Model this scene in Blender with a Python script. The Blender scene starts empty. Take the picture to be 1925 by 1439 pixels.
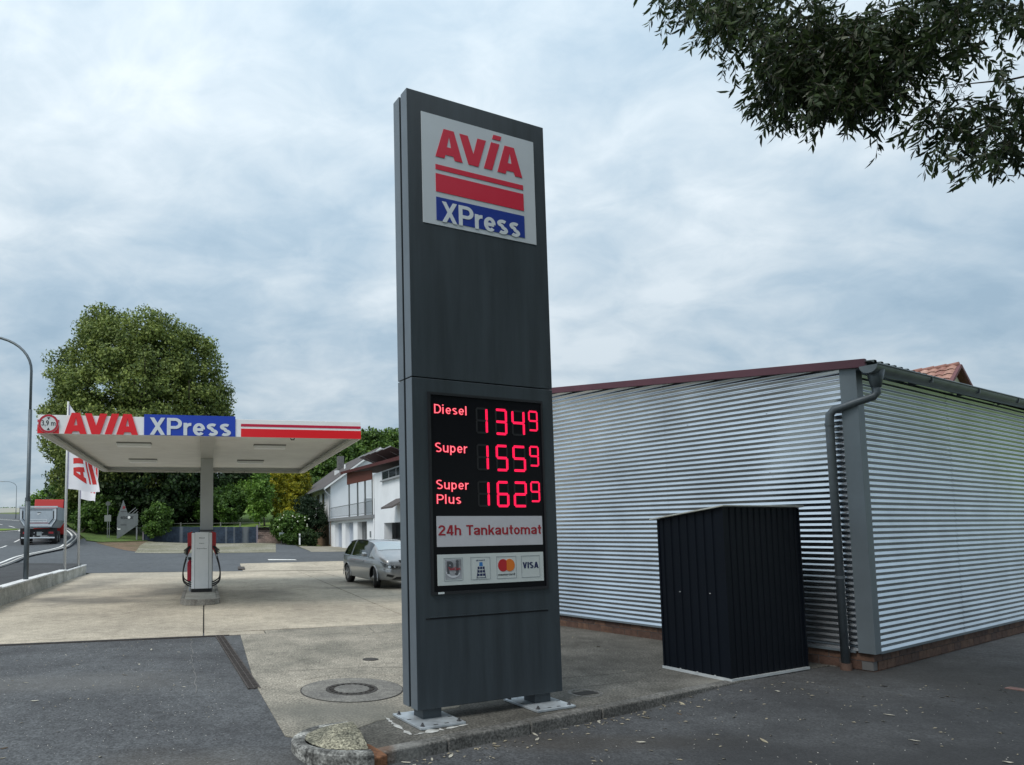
import bpy, bmesh, math, random
import numpy as np
from mathutils import Vector, Matrix
R = math.radians
scene = bpy.context.scene
COL = scene.collection

# ------------------------------------------------------------------ camera
cam = bpy.data.cameras.new("camera")
cam.sensor_fit = 'HORIZONTAL'; cam.sensor_width = 36.0
cam.lens = 36.0 * 1271.4 / 1925.0
cam.shift_x = (962.5 - 658.69) / 1925.0
cam.shift_y = (895.08 - 719.5) / 1925.0
cam.clip_start = 0.05; cam.clip_end = 6000
co = bpy.data.objects.new("camera", cam); COL.objects.link(co)
pit, rol = R(4.559), R(0.6119)
right = Vector((1, 0, 0)); fwd = Vector((0, math.cos(pit), math.sin(pit))); up = Vector((0, -math.sin(pit), math.cos(pit)))
r2 = right * math.cos(rol) - up * math.sin(rol); u2 = up * math.cos(rol) + right * math.sin(rol)
m = Matrix((r2, u2, -fwd)).transposed().to_4x4(); m.translation = Vector((0, 0, 1.85))
co.matrix_world = m
scene.camera = co

# ------------------------------------------------------------------ sky, sun, exposure
SUN_DIR = Vector((-0.44, -0.42, 0.79)).normalized()
sun_el = math.asin(SUN_DIR.z); sun_az = math.atan2(SUN_DIR.x, SUN_DIR.y)
w = bpy.data.worlds.new("World"); scene.world = w; w.use_nodes = True
nt = w.node_tree; N = nt.nodes; L = nt.links; N.clear()
def nn(t, **k):
    n = N.new(t)
    for a, b in k.items(): setattr(n, a, b)
    return n
out = nn('ShaderNodeOutputWorld')
sky = nn('ShaderNodeTexSky', sky_type='NISHITA', sun_disc=False, sun_elevation=sun_el, sun_rotation=sun_az)
bg1 = nn('ShaderNodeBackground'); bg1.inputs[1].default_value = 0.09; L.new(sky.outputs[0], bg1.inputs[0])
tc = nn('ShaderNodeTexCoord'); sep = nn('ShaderNodeSeparateXYZ'); L.new(tc.outputs['Generated'], sep.inputs[0])
def mth(op, a, b=None, clamp=False):
    n = nn('ShaderNodeMath', operation=op); n.use_clamp = clamp
    for i, v in enumerate((a, b)):
        if v is None: continue
        if isinstance(v, (int, float)): n.inputs[i].default_value = v
        else: L.new(v, n.inputs[i])
    return n.outputs[0]
zc = mth('ADD', mth('MAXIMUM', sep.outputs[2], 0.0), 0.34)
cx = mth('DIVIDE', sep.outputs[0], zc); cy = mth('DIVIDE', sep.outputs[1], zc)
cmb = nn('ShaderNodeCombineXYZ'); L.new(cx, cmb.inputs[0]); L.new(cy, cmb.inputs[1])
def cloud(scale, detail, rough, rot, sc, loc, dist=0.4):
    mp = nn('ShaderNodeMapping'); L.new(cmb.outputs[0], mp.inputs[0])
    mp.inputs['Rotation'].default_value = (0, 0, R(rot)); mp.inputs['Scale'].default_value = (*sc, 1); mp.inputs['Location'].default_value = (*loc, 0)
    t = nn('ShaderNodeTexNoise'); t.inputs['Scale'].default_value = scale; t.inputs['Detail'].default_value = detail
    t.inputs['Roughness'].default_value = rough; t.inputs['Distortion'].default_value = dist
    L.new(mp.outputs[0], t.inputs['Vector']); return t.outputs[0]
def ramp(v, stops):
    r = nn('ShaderNodeValToRGB'); L.new(v, r.inputs[0])
    e = r.color_ramp.elements
    while len(e) < len(stops): e.new(0.5)
    for el, (p, c) in zip(e, stops):
        el.position = p; el.color = (*c, 1) if isinstance(c, tuple) else (c, c, c, 1)
    return r.outputs[0]
n1 = cloud(3.6, 5, 0.50, 25, (0.85, 1.15), (3.1, 1.7), 0.5)
n2 = cloud(1.15, 3, 0.5, -20, (1.0, 1.0), (9.2, 4.4), 0.3)
n3 = cloud(9.0, 6, 0.6, 12, (0.9, 1.1), (1.3, 7.7), 0.5)
mixn = mth('ADD', mth('ADD', mth('MULTIPLY', n1, 0.46), mth('MULTIPLY', n2, 0.32)), mth('MULTIPLY', n3, 0.22))
dens = ramp(mixn, [(0.38, 0.0), (0.62, 1.0)])
elev = ramp(sep.outputs[2], [(0.0, 0.60), (0.09, 0.18), (0.24, 0.16), (0.50, 0.42), (1.0, 0.55)])
bri = mth('ADD', mth('MULTIPLY', dens, 0.66), mth('MULTIPLY', elev, 0.50), True)
ccol = ramp(bri, [(0.0, (0.245, 0.345, 0.435)), (0.30, (0.33, 0.425, 0.505)), (0.60, (0.455, 0.53, 0.585)), (1.0, (0.64, 0.69, 0.72))])
bg2 = nn('ShaderNodeBackground'); L.new(ccol, bg2.inputs[0])
L.new(mth('MULTIPLY', mth('ADD', mth('MULTIPLY', mth('MAXIMUM', sep.outputs[2], 0.0), 1.2), 1.0), 0.69), bg2.inputs[1])   # overcast: brighter towards the zenith
mx = nn('ShaderNodeMixShader'); mx.inputs[0].default_value = 0.92
L.new(bg1.outputs[0], mx.inputs[1]); L.new(bg2.outputs[0], mx.inputs[2]); L.new(mx.outputs[0], out.inputs[0])

sl = bpy.data.lights.new("sun", 'SUN'); sl.energy = 1.5; sl.angle = R(25); sl.color = (1.0, 0.955, 0.89)
so = bpy.data.objects.new("sun", sl); COL.objects.link(so); so.location = (0, 0, 30)
so.rotation_euler = (-SUN_DIR).to_track_quat('-Z', 'Y').to_euler()

scene.view_settings.view_transform = 'Standard'; scene.view_settings.look = 'None'
scene.view_settings.exposure = 0.60; scene.view_settings.gamma = 1.0; scene.view_settings.use_curve_mapping = False
scene.cycles.max_bounces = 6; scene.cycles.transparent_max_bounces = 8
scene.cycles.use_denoising = True

# ------------------------------------------------------------------ helpers
random.seed(7)
def sm(t):
    t = min(1.0, max(0.0, t)); return t * t * (3 - 2 * t)

MATS = {}
def mat(name, col, rough=0.6, metal=0.0, var=0.0, vscale=6.0, col2=None, bump=0.0, bscale=40.0, spec=0.5, emit=None, estr=1.0, coat=0.0, detail=4, stretch=None, local=False):
    if name in MATS: return MATS[name]
    ma = bpy.data.materials.new(name); ma.use_nodes = True
    t = ma.node_tree; b = t.nodes['Principled BSDF']
    b.inputs['Base Color'].default_value = (*col, 1); b.inputs['Roughness'].default_value = rough
    b.inputs['Metallic'].default_value = metal; b.inputs['Specular IOR Level'].default_value = spec
    if coat: b.inputs['Coat Weight'].default_value = coat; b.inputs['Coat Roughness'].default_value = 0.06
    if emit: b.inputs['Emission Color'].default_value = (*emit, 1); b.inputs['Emission Strength'].default_value = estr
    if var or bump or col2:
        g = t.nodes.new('ShaderNodeNewGeometry'); vec = g.outputs['Position']
        if stretch:
            mp = t.nodes.new('ShaderNodeMapping'); mp.inputs['Scale'].default_value = stretch; t.links.new(vec, mp.inputs[0]); vec = mp.outputs[0]
    if var or col2:
        n = t.nodes.new('ShaderNodeTexNoise'); n.inputs['Scale'].default_value = vscale; n.inputs['Detail'].default_value = detail; n.inputs['Roughness'].default_value = 0.6
        t.links.new(vec, n.inputs['Vector'])
        r = t.nodes.new('ShaderNodeValToRGB'); t.links.new(n.outputs[0], r.inputs[0])
        c2 = col2 or tuple(min(1, c * (1 + var)) for c in col); c1 = tuple(c * (1 - var) for c in col) if var else col
        r.color_ramp.elements[0].position = 0.33; r.color_ramp.elements[0].color = (*c1, 1)
        r.color_ramp.elements[1].position = 0.68; r.color_ramp.elements[1].color = (*c2, 1)
        t.links.new(r.outputs[0], b.inputs['Base Color'])
    if bump:
        n = t.nodes.new('ShaderNodeTexNoise'); n.inputs['Scale'].default_value = bscale; n.inputs['Detail'].default_value = 4
        t.links.new(vec, n.inputs['Vector'])
        bp = t.nodes.new('ShaderNodeBump'); bp.inputs['Strength'].default_value = bump; bp.inputs['Distance'].default_value = 0.01
        t.links.new(n.outputs[0], bp.inputs['Height']); t.links.new(bp.outputs[0], b.inputs['Normal'])
    MATS[name] = ma; return ma

class MB:
    def __init__(s): s.v = []; s.f = []; s.smooth = False
    def box(s, x0, x1, y0, y1, z0, z1):
        o = len(s.v); s.v += [(x0, y0, z0), (x1, y0, z0), (x1, y1, z0), (x0, y1, z0), (x0, y0, z1), (x1, y0, z1), (x1, y1, z1), (x0, y1, z1)]
        s.f += [tuple(o + i for i in q) for q in ((0, 3, 2, 1), (4, 5, 6, 7), (0, 1, 5, 4), (1, 2, 6, 5), (2, 3, 7, 6), (3, 0, 4, 7))]; return s
    def hexa(s, p):   # 8 points, same order as box
        o = len(s.v); s.v += [tuple(q) for q in p]
        s.f += [tuple(o + i for i in q) for q in ((0, 3, 2, 1), (4, 5, 6, 7), (0, 1, 5, 4), (1, 2, 6, 5), (2, 3, 7, 6), (3, 0, 4, 7))]; return s
    def bar(s, a, b, r, r2=None):  # square bar between two points
        return s.tube([a, b], r, 4, caps=True, r2=r2)
    def prism(s, poly, h0, h1, axis='z'):
        o = len(s.v); n = len(poly)
        def P(p, h):
            return (p[0], p[1], h) if axis == 'z' else ((p[0], h, p[1]) if axis == 'y' else (h, p[0], p[1]))
        s.v += [P(p, h0) for p in poly] + [P(p, h1) for p in poly]
        s.f += [tuple(o + i for i in range(n))[::-1], tuple(o + n + i for i in range(n))]
        s.f += [(o + i, o + (i + 1) % n, o + n + (i + 1) % n, o + n + i) for i in range(n)]; return s
    def tube(s, path, r, n=8, caps=True, r2=None):
        path = [Vector(p) for p in path]; o = len(s.v); m_ = len(path)
        prev = None
        for i, p in enumerate(path):
            t = (path[min(i + 1, m_ - 1)] - path[max(i - 1, 0)]).normalized()
            if prev is None:
                a = t.cross(Vector((0, 0, 1)))
                if a.length < 0.05: a = t.cross(Vector((1, 0, 0)))
                a.normalize()
            else:
                a = (prev - t * prev.dot(t)).normalized()
            prev = a; b = t.cross(a)
            rr = r if r2 is None else r + (r2 - r) * i / (m_ - 1)
            if isinstance(r, (list, tuple)): rr = r[i]
            for k in range(n):
                an = 2 * math.pi * (k + 0.5) / n
                s.v.append(tuple(p + a * (rr * math.cos(an)) + b * (rr * math.sin(an))))
        for i in range(m_ - 1):
            for k in range(n):
                s.f.append((o + i * n + k, o + i * n + (k + 1) % n, o + (i + 1) * n + (k + 1) % n, o + (i + 1) * n + k))
        if caps:
            s.f.append(tuple(o + k for k in range(n))[::-1]); s.f.append(tuple(o + (m_ - 1) * n + k for k in range(n)))
        return s
    def cyl(s, c, r, z0, z1, n=16, r1=None):
        o = len(s.v); r1 = r if r1 is None else r1
        for z, rr in ((z0, r), (z1, r1)):
            s.v += [(c[0] + rr * math.cos(2 * math.pi * k / n), c[1] + rr * math.sin(2 * math.pi * k / n), z) for k in range(n)]
        s.f += [tuple(o + k for k in range(n))[::-1], tuple(o + n + k for k in range(n))]
        s.f += [(o + k, o + (k + 1) % n, o + n + (k + 1) % n, o + n + k) for k in range(n)]; return s
    def ring(s, c, ri, ro, z0, z1, n=40):
        o = len(s.v)
        for z in (z0, z1):
            for rr in (ri, ro):
                s.v += [(c[0] + rr * math.cos(2 * math.pi * k / n), c[1] + rr * math.sin(2 * math.pi * k / n), z) for k in range(n)]
        for k in range(n):
            j = (k + 1) % n
            s.f += [(o + 2 * n + k, o + 3 * n + k, o + 3 * n + j, o + 2 * n + j), (o + n + k, o + n + j, o + 3 * n + j, o + 3 * n + k), (o + k, o + 2 * n + k, o + 2 * n + j, o + j)]
        return s
    def quad(s, a, b, c, d):
        o = len(s.v); s.v += [tuple(a), tuple(b), tuple(c), tuple(d)]; s.f.append((o, o + 1, o + 2, o + 3)); return s
    def poly(s, pts):
        o = len(s.v); s.v += [tuple(p) for p in pts]; s.f.append(tuple(range(o, o + len(pts)))); return s
    def grid(s, P):  # P[i][j]
        o = len(s.v); a, b = len(P), len(P[0])
        for row in P: s.v += [tuple(p) for p in row]
        s.f += [(o + i * b + j, o + i * b + j + 1, o + (i + 1) * b + j + 1, o + (i + 1) * b + j) for i in range(a - 1) for j in range(b - 1)]; return s
    def mesh(s, name):
        me = bpy.data.meshes.new(name); me.from_pydata(s.v, [], s.f); me.update(); return me
    def build(s, name, ma, parent=None, smooth=False, bevel=0.0, fix=True):
        me = s.mesh(name)
        if fix:
            bm = bmesh.new(); bm.from_mesh(me); bmesh.ops.recalc_face_normals(bm, faces=bm.faces); bm.to_mesh(me); bm.free()
        return obj(name, me, ma, parent, smooth, bevel)

def obj(name, me, ma, parent=None, smooth=False, bevel=0.0):
    o = bpy.data.objects.new(name, me); COL.objects.link(o)
    if ma is not None and not me.materials: me.materials.append(ma)
    if smooth:
        me.polygons.foreach_set('use_smooth', [True] * len(me.polygons))
    if bevel:
        b = o.modifiers.new('bevel', 'BEVEL'); b.width = bevel; b.segments = 2; b.limit_method = 'ANGLE'; b.angle_limit = R(40)
        b.harden_normals = False
    if parent is not None: o.parent = parent
    return o
def thing(name, label, cat, loc=(0, 0, 0), rz=0.0, group=None):
    o = bpy.data.objects.new(name, None); COL.objects.link(o); o.location = loc; o.rotation_euler = (0, 0, rz)
    o.empty_display_size = 0.2; o['label'] = label; o['category'] = cat
    if group: o['group'] = group
    return o
def tag(o, label, cat, group=None):
    o['label'] = label; o['category'] = cat
    if group: o['group'] = group
    return o
def struct(o, label=None):
    o['kind'] = 'structure'
    if label: o['label'] = label
    return o
def autosmooth(o, ang=35):
    me = o.data
    me.polygons.foreach_set('use_smooth', [True] * len(me.polygons))
    try: me.set_sharp_from_angle(angle=R(ang))
    except Exception: pass
    return o

def text_mesh(name, txt, x0, x1, z0, z1, y, ma, parent, bold=0.0, depth=0.003, keep=False, space=1.0):
    cu = bpy.data.curves.new(name, 'FONT'); cu.body = txt; cu.size = 1.0; cu.offset = bold; cu.extrude = 0.001; cu.resolution_u = 4; cu.space_character = space
    t = bpy.data.objects.new(name, cu); COL.objects.link(t)
    dg = bpy.context.evaluated_depsgraph_get(); me = bpy.data.meshes.new_from_object(t.evaluated_get(dg))
    bpy.data.objects.remove(t); bpy.data.curves.remove(cu)
    n = len(me.vertices); a = np.empty(n * 3); me.vertices.foreach_get('co', a); a = a.reshape(-1, 3)
    mn, mxx = a.min(0), a.max(0)
    b = np.empty_like(a)
    sz = (z1 - z0) / (mxx[1] - mn[1]); sx = (x1 - x0) / (mxx[0] - mn[0])
    if keep: sx = sz
    b[:, 0] = x0 + (a[:, 0] - mn[0]) * sx; b[:, 2] = z0 + (a[:, 1] - mn[1]) * sz
    b[:, 1] = y - np.where(a[:, 2] > 0, depth, 0.0)
    me.vertices.foreach_set('co', b.reshape(-1)); me.update(); me.name = name
    me.materials.clear()
    return obj(name, me, ma, parent)

# stroke lettering -------------------------------------------------------
def _arc(cx_, cz_, rx, rz, a0, a1, n=12):
    return [(cx_ + rx * math.cos(R(a0 + (a1 - a0) * k / n)), cz_ + rz * math.sin(R(a0 + (a1 - a0) * k / n))) for k in range(n + 1)]
def glyph(c, w):
    """centre-line strokes of a plain sans letter: (strokes, advance); 'h' strokes are diagonals cut level"""
    a = w / 2; x = .73; W = .54
    o_ = ('p', _arc(W / 2, x / 2, W / 2 - a, x / 2 - a, 0, 360, 24))
    def arch(x0, x1, top): r_ = (x1 - x0) / 2; return _arc((x0 + x1) / 2, top - r_, r_, r_, 180, 0, 10)
    S_ = lambda W_, H_: ('p', _arc(W_ / 2, H_ * .735, W_ / 2 - a, H_ * .265 - a, 40, 255, 14) + _arc(W_ / 2, H_ * .27, W_ / 2 - a, H_ * .27 - a, 78, -140, 16))
    G = {
        'X': ([('h', (.0 + w * .6, 0), (.68 - w * .6, 1)), ('h', (.68 - w * .6, 0), (w * .6, 1))], .70),
        'V': ([('h', (w * .6, 1), (.33, 0)), ('h', (.66 - w * .6, 1), (.33, 0))], .66),
        'A': ([('h', (w * .6, 0), (.35, 1)), ('h', (.70 - w * .6, 0), (.35, 1)), ('p', [(.18, .28), (.52, .28)])], .70),
        'I': ([('p', [(a + .04, 0), (a + .04, 1)])], w + .08),
        'P': ([('p', [(a, 0), (a, 1)]), ('p', [(a, 1 - a), (.36, 1 - a)] + _arc(.36, .70 - a * .2, .24 - a * .2, .30 - a * .8, 90, -90, 10)[1:] + [(a, .40 + a * .6)])], .68),
        'D': ([('p', [(a, 0), (a, 1)]), ('p', [(a, 1 - a), (.30, 1 - a)] + _arc(.30, .5, .38 - a, .5 - a, 90, -90, 14)[1:] + [(a, a)])], .70),
        'S': ([S_(.62, 1.0)], .66), 's': ([S_(.50, x)], .54),
        'T': ([('p', [(.30, 0), (.30, 1 - w)]), ('p', [(0, 1 - a), (.60, 1 - a)])], .60),
        'r': ([('p', [(a, 0), (a, x)]), ('p', _arc(a + .24, x - .34, .24, .34 - a, 168, 84, 8))], .37),
        'e': ([('p', _arc(W / 2, x / 2, W / 2 - a, x / 2 - a, 0, 318, 22)), ('p', [(a, x / 2 - .01), (W - a, x / 2 - .01)])], .57),
        'i': ([('p', [(a, 0), (a, x)]), ('p', [(a, 1 - w * .9), (a, 1)])], w + .10), 'l': ([('p', [(a, 0), (a, 1)])], w + .10),
        'u': ([('p', [(W - a, 0), (W - a, x)]), ('p', [(a, x), (a, .24)] + _arc(W / 2 - .01, .25, W / 2 - a - .01, .25 - a, 180, 350, 10))], .60),
        'n': ([('p', [(a, 0), (a, x)]), ('p', [(a, x * .55)] + arch(a, W - a, x - a) + [(W - a, 0)])], .60),
        'h': ([('p', [(a, 0), (a, 1)]), ('p', [(a, x * .55)] + arch(a, W - a, x - a) + [(W - a, 0)])], .60),
        'm': ([('p', [(a, 0), (a, x)]), ('p', [(a, x * .55)] + arch(a, .43, x - a) + [(.43, 0)]), ('p', [(.43, x * .55)] + arch(.43, .86 - a, x - a) + [(.86 - a, 0)])], .92),
        'o': ([o_], .58),
        'p': ([('p', [(a, -.24), (a, x)]), o_], .60),
        'a': ([('p', [(.04 + a, .52)] + _arc(.26, x - .22, .22 - a * .2, .22 - a, 150, 10, 10) + [(W - a - .03, 0)]), ('p', _arc(.24, .21, .24 - a, .21 - a, 60, 330, 14)), ('p', [(.30, .40 - a * .2), (W - a - .03, .44)])], .58),
        'k': ([('p', [(a, 0), (a, 1)]), ('h', (W - w * .7, x), (a + .04, .24)), ('h', (W - w * .55, 0), (.24, .44))], .55),
        't': ([('p', [(.17, .95), (.17, .17)] + _arc(.17 + .15, .17, .15, .17 - a, 180, 260, 6)), ('p', [(0, x - a), (.34, x - a)])], .38),
        '2': ([('p', _arc(.28, .70, .28 - a, .30 - a, 175, -30, 12) + [(a + .03, w)]), ('p', [(0, a), (.57, a)])], .62),
        '4': ([('p', [(.42, 0), (.42, 1)]), ('p', [(.0, .25), (.58, .25)]), ('h', (.36, 1), (.07, .22))], .63),
        ' ': ([], .30)}
    return G[c]
def stroke_text(txt, x0, x1, z0, z1, y, ma, parent, w=.16, depth=.003, gap=.07, sw=None, name='letter'):
    sw = sw or w
    """letters as separate meshes fitted between x0..x1; z0 = baseline, z1 = cap height"""
    adv = [glyph(c, w)[1] + gap for c in txt]; tot = sum(adv) - gap; sx = (x1 - x0) / tot; sz = z1 - z0; pen = 0.0; res = []
    for c, ad in zip(txt, adv):
        st, _ = glyph(c, w); mb = MB(); dy = 0.0
        for s_ in st:
            if s_[0] == 'h':
                (ax, az), (bx, bz) = s_[1], s_[2]; L_ = math.hypot(bx - ax, bz - az); hw = sw / 2 * L_ / max(.2, abs(bz - az))
                lft = [(ax - hw, az), (bx - hw, bz)]; rgt = [(ax + hw, az), (bx + hw, bz)]
            else:
                pts = s_[1]; lft, rgt = [], []
                for i, p in enumerate(pts):
                    q0 = pts[max(i - 1, 0)]; q1 = pts[min(i + 1, len(pts) - 1)]
                    if i in (0, len(pts) - 1) and len(pts) > 4 and math.dist(pts[0], pts[-1]) < 1e-4: q0, q1 = pts[-2], pts[1]
                    tx, tz = q1[0] - q0[0], q1[1] - q0[1]; l_ = math.hypot(tx, tz) or 1
                    lft.append((p[0] - tz / l_ * sw / 2, p[1] + tx / l_ * sw / 2)); rgt.append((p[0] + tz / l_ * sw / 2, p[1] - tx / l_ * sw / 2))
            f = lambda p, yy: (x0 + (pen + p[0]) * sx, yy, z0 + p[1] * sz)
            yf = y - depth - dy; dy += depth * .12
            mb.grid([[f(p, y) for p in lft], [f(p, yf) for p in lft], [f(p, yf) for p in rgt], [f(p, y) for p in rgt]])
        if mb.v: res.append(mb.build(name, ma, parent, fix=False))
        pen += ad
    return res

# foliage ---------------------------------------------------------------
def leafmat(name, dark, light, trans=0.3, rough=0.55):
    if name in MATS: return MATS[name]
    ma = bpy.data.materials.new(name); ma.use_nodes = True; t = ma.node_tree
    b = t.nodes['Principled BSDF']; b.inputs['Roughness'].default_value = rough; b.inputs['Specular IOR Level'].default_value = 0.3
    g = t.nodes.new('ShaderNodeNewGeometry'); r = t.nodes.new('ShaderNodeValToRGB'); t.links.new(g.outputs['Random Per Island'], r.inputs[0])
    r.color_ramp.elements[0].color = (*dark, 1); r.color_ramp.elements[1].color = (*light, 1)
    n = t.nodes.new('ShaderNodeTexNoise'); n.inputs['Scale'].default_value = 0.45; n.inputs['Detail'].default_value = 2
    t.links.new(g.outputs['Position'], n.inputs['Vector'])
    mxx = t.nodes.new('ShaderNodeMix'); mxx.data_type = 'RGBA'; mxx.blend_type = 'MULTIPLY'; mxx.inputs[0].default_value = 0.7
    r2_ = t.nodes.new('ShaderNodeValToRGB'); t.links.new(n.outputs[0], r2_.inputs[0])
    r2_.color_ramp.elements[0].position = 0.35; r2_.color_ramp.elements[0].color = (0.55, 0.60, 0.55, 1); r2_.color_ramp.elements[1].position = 0.65; r2_.color_ramp.elements[1].color = (1.4, 1.35, 1.15, 1)
    t.links.new(r.outputs[0], mxx.inputs[6]); t.links.new(r2_.outputs[0], mxx.inputs[7])
    t.links.new(mxx.outputs[2], b.inputs['Base Color'])
    tr = t.nodes.new('ShaderNodeBsdfTranslucent'); t.links.new(mxx.outputs[2], tr.inputs[0])
    ms = t.nodes.new('ShaderNodeMixShader'); ms.inputs[0].default_value = trans
    t.links.new(b.outputs[0], ms.inputs[1]); t.links.new(tr.outputs[0], ms.inputs[2]); t.links.new(ms.outputs[0], t.nodes['Material Output'].inputs[0])
    MATS[name] = ma; return ma

def leaf_cloud(name, centers, n_per, sigma, lsize, ma, parent, seed, aspect=0.55, lean=None, out_from=None):
    """leaf-sized diamonds spread round clump centres"""
    rg = np.random.default_rng(seed)
    c = np.repeat(np.asarray(centers, float), n_per, axis=0); n = len(c)
    d = rg.normal(size=(n, 3)); d /= np.linalg.norm(d, axis=1)[:, None] + 1e-9
    p = c + d * (sigma * (0.45 + 0.6 * rg.random(n)))[:, None] * np.array([1, 1, 0.8])
    ax = rg.normal(size=(n, 3))
    if lean is not None: ax = ax * 0.6 + np.asarray(lean)
    ax /= np.linalg.norm(ax, axis=1)[:, None]
    nr = rg.normal(size=(n, 3)) * 0.55 + d * 1.1 + np.array([0, 0, 0.7])
    if out_from is not None:
        o_ = p - np.asarray(out_from); o_ /= np.linalg.norm(o_, axis=1)[:, None] + 1e-9; nr = nr * 0.85 + o_ * 0.5
    sd = np.cross(ax, nr); sd /= np.linalg.norm(sd, axis=1)[:, None] + 1e-9
    ln = lsize * (0.6 + 0.8 * rg.random(n))
    up_ = np.cross(sd, ax)
    a0 = p - ax * (ln / 2)[:, None]; a2 = p + ax * (ln / 2)[:, None] - up_ * (ln * 0.12)[:, None]
    mid = p - ax * (ln * 0.06)[:, None]
    a1 = mid + sd * (ln * aspect / 2)[:, None]; a3 = mid - sd * (ln * aspect / 2)[:, None]
    V = np.stack([a0, a1, a2, a3], 1).reshape(-1, 3)
    me = bpy.data.meshes.new(name); me.vertices.add(4 * n); me.vertices.foreach_set('co', V.reshape(-1))
    me.loops.add(4 * n); me.loops.foreach_set('vertex_index', np.arange(4 * n, dtype=np.int32))
    me.polygons.add(n); me.polygons.foreach_set('loop_start', np.arange(0, 4 * n, 4, dtype=np.int32))
    me.update(); me.validate()
    o = obj(name, me, ma, parent); o['kind'] = 'stuff'; return o

def lobe_points(lobes, n, seed, shell=0.72, zmin=None):
    rg = np.random.default_rng(seed); pts = []
    wts = np.array([l[3] * l[4] + l[4] * l[5] + l[3] * l[5] for l in lobes]); wts = wts / wts.sum()
    while len(pts) < n:
        l = lobes[rg.choice(len(lobes), p=wts)]
        d = rg.normal(size=3); d /= np.linalg.norm(d)
        rr = shell + (1.02 - shell) * rg.random()
        if rg.random() < 0.18: rr = rg.random() * shell
        p = np.array(l[:3]) + d * rr * np.array(l[3:6])
        if zmin is not None and p[2] < zmin: continue
        if any(k is not l and (((p - np.array(k[:3])) / np.array(k[3:6])) ** 2).sum() < 0.45 for k in lobes) and rg.random() < 0.75: continue
        pts.append(p)
    return np.array(pts)

def limb_tree(mb, base, top, r0, seed, spread, nb=7, zb=0.35):
    rg = random.Random(seed); base = Vector(base); top = Vector(top); h = (top - base).length
    path = [base.lerp(top, i / 5) + Vector((rg.uniform(-1, 1), rg.uniform(-1, 1), 0)) * (0.015 * h if 0 < i else 0) for i in range(6)]
    mb.tube(path, [r0 * (1.25 if i == 0 else 1 - 0.15 * i) for i in range(6)], 9)
    for k in range(nb):
        f = zb + (0.95 - zb) * k / nb; i = min(4, int(f * 5)); st = path[i].lerp(path[i + 1], f * 5 - i)
        an = k * 2.4 + rg.uniform(-.4, .4); ln = spread * (0.55 + 0.4 * rg.random()) * (1.1 - 0.5 * f)
        dr = Vector((math.cos(an), math.sin(an), 0.55 + 0.5 * rg.random()))
        p1 = st + dr * ln * 0.45 + Vector((0, 0, 0.03 * h)); p2 = st + dr * ln + Vector((0, 0, 0.02 * h))
        rr = r0 * (0.5 - 0.35 * f)
        mb.tube([st, p1, p2], [rr, rr * 0.65, rr * 0.25], 6)
        for q in range(3):
            a2 = an + rg.uniform(-1.1, 1.1); e = p1.lerp(p2, rg.random())
            mb.tube([e, e + Vector((math.cos(a2), math.sin(a2), rg.uniform(0.1, .7))) * ln * 0.5], [rr * 0.4, rr * 0.1], 5)

# ------------------------------------------------------------------ terrain
E1 = Vector((math.cos(R(12.2)), math.sin(R(12.2)), 0)); E2 = Vector((-E1.y, E1.x, 0)); YAW = R(12.2)
def uv2w(u, v, z=0.0): p = E1 * u + E2 * v; return Vector((p.x, p.y, z))
def T(x, y):
    r = float(np.interp(y, [0, 33, 44, 60, 80, 120, 400, 1500], [0, 0, .42, .75, 1.2, 3, 14, 45]))
    if x > -8: r *= 1 - .4 * sm((x + 8) / 7) * sm((y - 44) / 14)
    l = float(np.interp(y, [0, 17, 30, 40, 48, 55, 62, 75, 90, 120, 400, 1500], [.3, .33, .42, .6, .83, 1.3, 1.9, 2.9, 4.0, 5.6, 17, 50]))
    xw = -9 - (y - 17.5) * .23 if y < 31 else -14.2 - (y - 31) * .18
    wd = .3 if y < 31 else 4 + (y - 31) * .45
    return r + (l - r) * sm((xw - x) / wd + .5)
KD = Vector((.871, .491, 0)); KN = Vector((.491, -.871, 0)); K0 = Vector((.17, 5.72, 0))
def low(x, y):
    p = Vector((x, y, 0)) - K0; s = p.dot(KD); d = p.dot(KN)
    return -.085 * sm((s + 1.1) / 1.1) * (1 - sm((s - 3.0) / 2.2)) * sm((d + .5) / .3) if d > -.6 else 0.0

def sheet(name, poly, zf, ma, step=0.5, parent=None, off=0.0):
    bm = bmesh.new(); vs = [bm.verts.new((p[0], p[1], 0)) for p in poly]; bm.faces.new(vs)
    xs = [p[0] for p in poly]; ys = [p[1] for p in poly]
    def cuts(a, b):
        k = math.ceil(a / step) * step
        while k < b: yield k; k += step
    for k in cuts(min(xs), max(xs)): bmesh.ops.bisect_plane(bm, geom=bm.verts[:] + bm.edges[:] + bm.faces[:], plane_co=(k, 0, 0), plane_no=(1, 0, 0))
    for k in cuts(min(ys), max(ys)): bmesh.ops.bisect_plane(bm, geom=bm.verts[:] + bm.edges[:] + bm.faces[:], plane_co=(0, k, 0), plane_no=(0, 1, 0))
    for v in bm.verts: v.co.z = zf(v.co.x, v.co.y) + off
    bmesh.ops.recalc_face_normals(bm, faces=bm.faces)
    if sum(f.normal.z for f in bm.faces) < 0: bmesh.ops.reverse_faces(bm, faces=bm.faces)
    me = bpy.data.meshes.new(name); bm.to_mesh(me); bm.free()
    return obj(name, me, ma, parent, smooth=True)
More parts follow.
